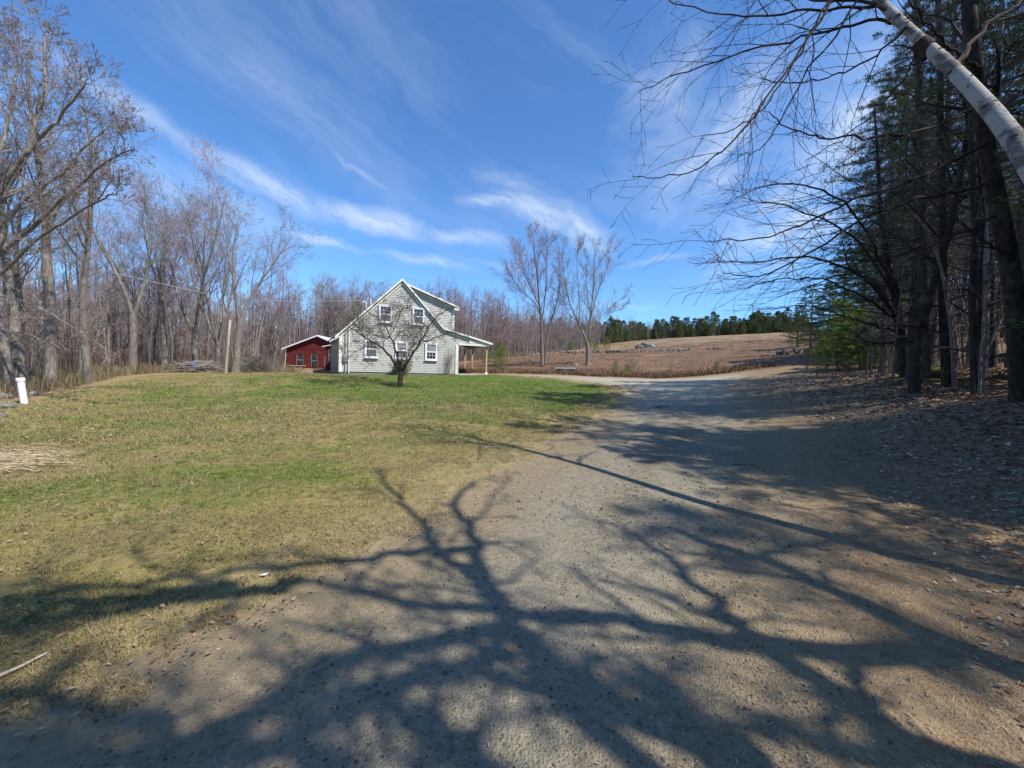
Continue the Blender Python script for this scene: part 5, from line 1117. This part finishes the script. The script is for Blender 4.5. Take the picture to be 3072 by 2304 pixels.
def on_trunk(f, a, r_):
    i = min(int(f*4), 3); c_ = BT[i]*(1-(f*4-i))+BT[i+1]*(f*4-i); d = BT[i+1]-BT[i]; d /= np.linalg.norm(d); u_ = np.cross(d, (0, 0, 1.)); u_ /= np.linalg.norm(u_); v_ = np.cross(d, u_); n_ = u_*cos(a)+v_*sin(a); return c_+n_*r_, n_, d, np.cross(n_, d)
w2 = MB()
for i in range(60):
    f = RQ.random(); a = RQ.uniform(0, 6.3); r_ = .089-.024*f; K = 9; W_, H_ = RQ.uniform(.15, .75), RQ.uniform(.004, .012); ring = []
    for k in range(K):
        b_ = 2*pi*k/K; p_, n_, d, s_ = on_trunk(min(.999, max(0, f)), a+cos(b_)*W_*.6, r_); ring.append(p_+d*sin(b_)*H_*RQ.uniform(.6, 1.3))
    w2.poly(ring)
obj('bark_scar', w2, 'dark_bark', e)  # dark scars of the birch bark, laid on as thin flat patches
G = sky_kids(112, rmin=.004, kids=[8, 6, 4], ratio=[.3, .45, .5])
G.path(dp([(2206, 880), (2203, 780), (2190, 620), (2160, 460), (2132, 330), (2114, 200), (2096, 60), (2085, -80), (2075, -300)], (7.9, 7.5, 7.0, 6.8)), .175, .07, 0, count=7, t0=.5, sides=16, Lk=6.)
for pts, Ys, r0, n_, Lk in (([(2130, 310), (2000, 380), (1880, 420), (1760, 470), (1650, 520), (1530, 520)], (7.1, 6.2), .035, 14, 4.), ([(2140, 400), (2000, 425), (1880, 460), (1760, 540), (1650, 600), (1560, 590)], (7.2, 6.6), .035, 14, 4.), ([(2110, 230), (1980, 290), (1900, 295), (1800, 300), (1720, 285), (1660, 240)], (7, 6.4), .03, 12, 3.6),
                            ([(2110, 150), (2060, 110), (2000, 60), (1950, -20)], (6.9, 6.6), .05, 8, 3.), ([(2150, 470), (2040, 520), (1920, 560), (1800, 560), (1700, 590)], (7.3, 7.8), .03, 14, 4.), ([(2180, 560), (2100, 500), (2020, 420), (1950, 330)], (7.4, 8.), .04, 10, 3.5)):
    G.path(dp(pts, Ys), r0, .006, 1, count=n_, t0=.15, sides=7, kink=.02, Lk=Lk)
hand('dark_tree', G, 'dark_bark', 'twig_dark', 'thick dark trunk at the road bank below the leaning birch', bud='bud_brown', bsize=.01)
G = sky_kids(113, rmin=.0045, kids=[9, 6, 5], ratio=[.26, .42, .5], flat=.5, trop=(0, .0, .0, .0, 0))
G.path(dp([(1958, 815), (1945, 720), (1935, 640), (1915, 560), (1900, 440), (1895, 320), (1888, 230)], (13.3, 13.2, 13.4)), .19, .012, 0, count=12, t0=.3, sides=12, Lk=5.)
for pts, Ys, r0, n_, Lk in (([(1940, 690), (1880, 605), (1800, 562), (1700, 555), (1600, 572), (1530, 560)], (13.2, 11.5, 10.), .06, 17, 5.), ([(1942, 700), (1880, 645), (1780, 602), (1680, 600), (1600, 625)], (13.2, 12), .05, 17, 5.), ([(1930, 640), (1870, 530), (1780, 470), (1690, 440), (1600, 430)], (13.2, 11.), .05, 16, 5.), ([(1938, 720), (1850, 690), (1760, 660), (1660, 665)], (13.2, 12.5), .04, 16, 4.5),
                            ([(1920, 600), (1850, 450), (1760, 400), (1650, 395), (1570, 440)], (13.2, 10.5), .05, 15, 5.), ([(1938, 700), (1900, 620), (1850, 580), (1750, 620), (1660, 650)], (13.2, 14.5), .045, 16, 4.5), ([(1945, 740), (1900, 740), (1830, 735), (1760, 700)], (13.2, 13), .03, 12, 3.5), ([(1930, 620), (1980, 560), (2060, 500), (2140, 480)], (13.2, 14), .05, 12, 4.)):
    G.path(dp(pts, Ys), r0, .006, 1, count=n_, t0=.12, sides=7, kink=.025, Lk=Lk)
hand('overhanging_tree', G, 'dark_bark', 'twig_dark', 'dark tree with long flat boughs sweeping out over the drive', bud=None)
for i, (px, Y, sc, k, m_) in enumerate(((2650, 17.5, .92, 1, PINES), (2790, 16, 1., 0, PINES))):
    p = at(px, 1100, Y); tree('pine_tree', m_[k], p[0], p[1], i*2.1, sc, 'green boughed pine at the front of the shady wood', 'tree', 'green pines at the front of the shady wood')
# trunks one can tell apart at the front of the shady wood
def front_trunk(seed, pts, Ys, r0, r1, label, name='bare_tree', bark='dark_bark', n=12):
    G = sky_kids(seed, rmin=.005, kids=[n, 5, 4], ratio=[.2, .45, .5], ang=[70, 45, 45], trop=(0, .0, .0, .0, 0)); G.path(dp(pts, Ys), r0, r1, 0, count=n*2, t0=.12, sides=12, Lk=8.); hand(name, G, bark, 'twig_dark', label, bud=None)
front_trunk(121, [(1998, 815), (1995, 700), (1990, 560), (1992, 400), (1985, 240), (1980, 60), (1975, -250)], (12.4, 12.6), .15, .07, 'straight dark trunk just behind the overhanging tree', 'pine_tree', 'pine_bark')
front_trunk(122, [(2045, 838), (2040, 740), (2035, 620), (2038, 480), (2030, 330), (2032, 150), (2025, -40), (2020, -250)], (11.4, 11.6), .12, .05, 'grey trunk with stubby dead twigs beside the mossy boulder')
front_trunk(123, [(2108, 860), (2105, 760), (2100, 620), (2108, 480), (2100, 330), (2098, 200), (2095, 40), (2090, -200)], (9.9, 10.2), .1, .045, 'one of a close pair of slim dark trunks on the bank')
front_trunk(124, [(2122, 862), (2128, 760), (2130, 620), (2135, 480), (2150, 330), (2160, 120), (2170, -150)], (9.8, 10.4), .08, .04, 'slimmer paler trunk of the close pair on the bank', bark='grey_bark')
front_trunk(125, [(2062, 845), (2058, 740), (2045, 640), (2030, 560), (1995, 480), (1950, 440)], (11, 11.4), .06, .02, 'thin light grey sapling bending over beside the mossy boulder', 'sapling', 'grey_bark', 8)
# the maple rising over the lawn's corner
G = Grow(114, [15, 7, 5, 3], [.34, .46, .48, .5], [36, 38, 40, 42], wob=.07, trop=(0, .07, .05, .04, .03), seg=(12, 7, 5, 3, 2), sides=(8, 5, 4, 3, 3), rmin=.0055, rr=(.42, .52, .6, .7), t0=(.25, .15, .1, .1), endf=.2)
G.path(dp([(-70, 880), (-66, 760), (-62, 640)], (12.4, 12.4)), .22, .17, 0, fork=False, sides=14)
for pts, Ys, r0, n_, Lk in (([(-62, 680), (-30, 570), (60, 500), (152, 412), (230, 350), (290, 320)], (12.4, 11.2), .1, 16, 5.6), ([(-62, 640), (0, 430), (60, 330), (100, 200), (95, 90), (90, 50)], (12.4, 13.), .13, 18, 6.), ([(-62, 600), (0, 400), (80, 300), (150, 230), (190, 170)], (12.4, 12), .1, 17, 5.5), ([(-60, 660), (30, 560), (120, 490), (200, 440), (265, 410)], (12.4, 10.8), .07, 15, 4.6),
                            ([(-60, 540), (0, 330), (30, 200), (40, 110)], (12.4, 13.4), .1, 17, 5.5), ([(-60, 640), (40, 640), (150, 700), (235, 760)], (12.4, 11.), .035, 9, 4.), ([(-60, 700), (60, 720), (150, 760)], (12.4, 11.6), .03, 8, 3.5), ([(-60, 560), (40, 440), (130, 380), (200, 300), (240, 270)], (12.4, 12.6), .08, 16, 5.)):
    G.path(dp(pts, Ys), r0, .01, 0, count=n_, t0=.2, sides=8, kink=.02, Lk=Lk)
hand('maple_tree', G, 'grey_bark', 'twig_grey', 'tall maple with red buds reaching over the corner of the lawn', bud='bud', bsize=.017, bper=.5)
for i, (px, Y, r0, lb) in enumerate(((65, 13.6, .17, 'pale grey trunk nearest the white pipe'), (150, 15., .2, 'thick pale trunk at the wood edge behind the weeds'), (262, 17, .15, 'grey forked trunk standing at the wood edge'), (30, 13., .12, 'slim pale trunk at the corner of the woods'))):
    p = at(px*1.0, 1150, Y); G = Grow(130+i, [15, 7, 5, 3], [.34, .46, .48, .5], [40, 40, 42, 45], wob=.08, trop=(.01, .08, .05, .03, .02), seg=(14, 8, 5, 3, 2), sides=(10, 5, 3, 3, 3), rmin=.0055, rr=(.45, .5, .55, .6), t0=(.35, .2, .12, .1), endf=.12)
    G.branch((0, 0, 0), (0, 0, 1), 12.5+i*.4, r0, 0); ms = meshes(G, 'edge_%d' % i, 'grey_bark', 'twig_grey', 'bud', .02, .6); tree('bare_tree', ms, p[0], p[1], 0, 1., lb, 'tree')
for px, Y, sc, k in ((585, 29, 1.05, 0), (655, 27.5, .92, 2), (400, 26, .95, 1), (705, 24, .82, 1), (470, 33, 1.1, 0)):
    p = at(px, 1110, Y); tree('forked_tree', FORK[k], p[0], p[1], px, sc, {585: 'tallest spreading bare tree behind the brush pile', 655: 'bare forked tree between the brush pile and pole', 400: 'two stemmed bare tree beyond the weeds', 705: 'leaning grey bare tree just behind the wooden pole', 470: 'reddish spreading tree deep behind the brush pile'}[px], 'tree', lean=(0, .1 if px == 705 else 0))

# ------------------------------------------------------------------ trees beside the camera whose shade falls on the drive
def shade_limb(G, pts, hs, r0, r1, lv=0, count=6, Lk=3., t0=.15, kink=.03):
    hs = np.interp(np.linspace(0, 1, len(pts)), np.linspace(0, 1, len(hs)), hs)*.78; P = []
    for (x, y), h in zip(pts, hs):
        g_ = gp(x, y) if y < 2500 else None
        P.append((g_[0]+SH[0]*h, g_[1]+SH[1]*h, g_[2]+h))
    G.path(P, r0, r1, lv, count=count, t0=t0, kink=kink, Lk=Lk); return P
q2 = lambda L: [(1536+x/1.44, 1200+y/1.44) for x, y in L]
q1 = lambda L: [(x/1.44, 1200+y/1.44) for x, y in L]
G = sky_kids(141, kids=[8, 5, 3], ratio=[.36, .48, .5], rmin=.0075, wob=.12, trop=(0, .02, .02, .01, 0))
P = shade_limb(G, q2([(2212, 1150), (1900, 1020), (1600, 900), (1300, 780), (1080, 680), (850, 610), (700, 560)]), (5.5, 9.5), .13, .035, 0, 9, 3.4)
G.path([(5.4, -2.2, .2), (5.6, -1.6, 1.6), (5.9, -.7, 3.1), P[0]], .17, .12, 0, fork=False, sides=12)
shade_limb(G, q2([(1080, 675), (1300, 622), (1500, 575), (1640, 540)]), (8.3, 9.8), .055, .02, 0, 7, 2.4)
shade_limb(G, q2([(1950, 1045), (1500, 1090), (1100, 1060), (800, 1020), (400, 960), (0, 930)]) + q1([(2000, 880), (1750, 880), (1500, 800), (1250, 780)]), (6.3, 11), .11, .035, 0, 16, 4.)
hand('shade_tree', G, 'grey_bark', 'twig_dark', 'bare tree beside the drive casting the long limb shadow', bud=None)
G = sky_kids(142, kids=[8, 5, 3], ratio=[.36, .48, .5], rmin=.0075, wob=.12, trop=(0, .02, .02, .01, 0))
P = shade_limb(G, q2([(2212, 1575), (1800, 1540), (1600, 1440), (1400, 1300), (1200, 1130), (1000, 980), (880, 880), (740, 740), (600, 620), (480, 560)]), (5, 10.5), .11, .03, 0, 16, 3.6)
G.path([(3.6, -3.6, 0), (3.8, -3.2, 1.2), (4.1, -2.2, 2.6), P[0]], .16, .11, 0, fork=False, sides=12)
P2_ = shade_limb(G, q2([(1000, 1590), (850, 1450), (300, 1300), (150, 1120), (0, 950)]) + q1([(2110, 800), (2050, 640), (2020, 540), (1940, 450), (2050, 350)]), (5.2, 11.5), .13, .03, 0, 12, 3.4)
G.path([(3.8, -3.2, 1.2), (3.9, -2.9, 2.6), P2_[0]], .12, .12, 0, fork=False)
shade_limb(G, q1([(2160, 860), (2050, 760), (1950, 700), (1870, 600), (1800, 480), (1690, 400), (1640, 300)]), (8, 11.5), .07, .025, 0, 9, 2.6)
shade_limb(G, q1([(2025, 540), (2090, 500), (2130, 400), (2212, 330)]), (9.8, 11.5), .025, .012, 0, 5, 2.)
shade_limb(G, q1([(2055, 640), (1800, 655), (1600, 690), (1200, 720), (900, 760), (400, 800), (0, 850)]), (8.8, 12), .065, .025, 0, 14, 3.6)
shade_limb(G, q1([(2212, 1000), (1900, 1010), (1500, 1120), (1200, 1280), (900, 1400), (600, 1560)]), (7, 10), .08, .03, 0, 16, 3.)
shade_limb(G, q1([(2180, 1100), (1700, 1200), (1300, 1420), (1100, 1560)]), (7, 9), .07, .03, 0, 14, 3.)
for L_ in (q1([(1500, 1590), (1100, 1500), (600, 1400), (200, 1300), (0, 1250)]), q1([(900, 1590), (500, 1540), (100, 1450), (-100, 1400)]), q1([(1250, 790), (900, 850), (500, 900), (100, 960), (-100, 1000)]), q1([(1000, 800), (600, 850), (200, 880), (-50, 880)]), q2([(1000, 1590), (800, 1400), (640, 1250), (560, 1150)]), q2([(600, 1590), (350, 1420), (150, 1250), (60, 1150)]), q1([(2100, 1590), (1900, 1450), (1700, 1350)]), q2([(2000, 1590), (1700, 1560), (1300, 1500), (900, 1380)])): shade_limb(G, L_, (8, 10.5), .07, .035, 0, 15, 3.2)
hand('shade_tree', G, 'grey_bark', 'twig_dark', 'bare tree behind the viewpoint whose crown shade fans over the drive', bud=None)
SHADE = [  # x, y, scale, prototype
    (9.6, 2.6, .8, 0), (11.2, 3.4, .85, 2), (12.9, 2.4, .9, 0), (12.6, 5.2, .95, 3), (14.8, 4.0, 1.0, 1), (10.8, 1.4, .7, 1), (10.2, 3.8, .75, 0), (9.0, 3.2, .66, 1), (13.6, 3.6, .95, 1), (11.7, 5.6, .8, 0), (7.4, -6.0, .85, 0), (12.5, -5.5, 1., 0), (17, 8, 1., 0),
    (1.2, -5.2, .8, 3), (6.0, -5.8, .9, 2), (-1.5, -4.5, .8, 4), (-6, -5, .9, 2), (-3.5, -8, 1., 0), (1.5, -9, 1., 1), (-9, -3, .85, 3), (15, -4, 1., 4), (5.2, -3.2, .62, 2)]  # unseen pines added behind the camera to block sky light from the foreground
for i, (x, y, sc, k) in enumerate(SHADE):
    tree('pine_tree', (EDGEP+PINES)[k], x, y, i*1.3, sc, 'unseen pine around the viewpoint placed to shade the drive', 'tree', 'unseen pines placed to shade the drive')

# ------------------------------------------------------------------ sticks, straw
def stick(name, pxs, r_, m, label, cat='stick', grp=None, lift=.01):
    P = [gp(*q) for q in pxs]; P = [(p[0], p[1], p[2]+relief(np.array([p[0]]), np.array([p[1]]))[0]+lift+r_) for p in P]
    w = MB(); tubes(w, [(P, list(np.linspace(r_, r_*.5, len(P))), 6)]); tag(obj(name, w, m, None, True), label, cat, grp)
stick('pale_stick', [(-30, 2045), (60, 2006), (141, 1966)], .011, 'pale_pole', 'pale bleached stick on the grass at the corner of the drive')
stick('stick', [(1976, 1634), (1998, 1650), (2022, 1660)], .006, 'dark_bark', 'short dark forked twig in the middle of the drive')
stick('stick', [(2628, 2090), (2633, 2130), (2636, 2164)], .006, 'weathered_wood', 'short brown stick lying on the pine straw')
stick('stick', [(2200, 1396), (2240, 1398), (2278, 1403)], .007, 'dark_bark', 'thin dark stick lying across the shaded drive')
stick('stick', [(1876, 1330), (1888, 1320), (1896, 1312)], .01, 'dark_bark', 'small dark stick in the wheel track of the drive')
stick('stick', [(1966, 1224), (1990, 1221), (2012, 1224)], .02, 'dark_bark', 'broken branch piece on the sunlit bend of the drive')
w = MB(); pl = []; RS_ = random.Random(4)
for i in range(260):
    px = RS_.uniform(-60, 95) if i < 190 else RS_.uniform(30, 190); py = 1385+RS_.gauss(0, 15)-(px-60)*.04; p = gp(px, py); L = RS_.uniform(.15, .55) if i < 230 else RS_.uniform(.5, .9); a = RS_.gauss(.25, .28); zz = p[2]+RS_.uniform(.02, .07)
    pl.append(([(p[0]-cos(a)*L/2, p[1]-sin(a)*L/2, zz), (p[0], p[1], zz+RS_.uniform(0, .03)), (p[0]+cos(a)*L/2, p[1]+sin(a)*L/2, zz-.01)], [RS_.uniform(.003, .006)]*3, 4))
tubes(w, pl); tag(obj('straw_heap', w, 'dry_reed'), 'flattened heap of pale dry reeds on the lawn', 'straw')
p = gp(792, 1731); w = MB(); w.poly([(-.03, -.012, .02), (.02, -.022, .026), (.03, .01, .03), (-.01, .02, .018)]); o = obj('paper_scrap', w, 'white_trim', None, False, tuple(p)); tag(o, 'small white scrap on the dry grass edge of the drive', 'scrap')
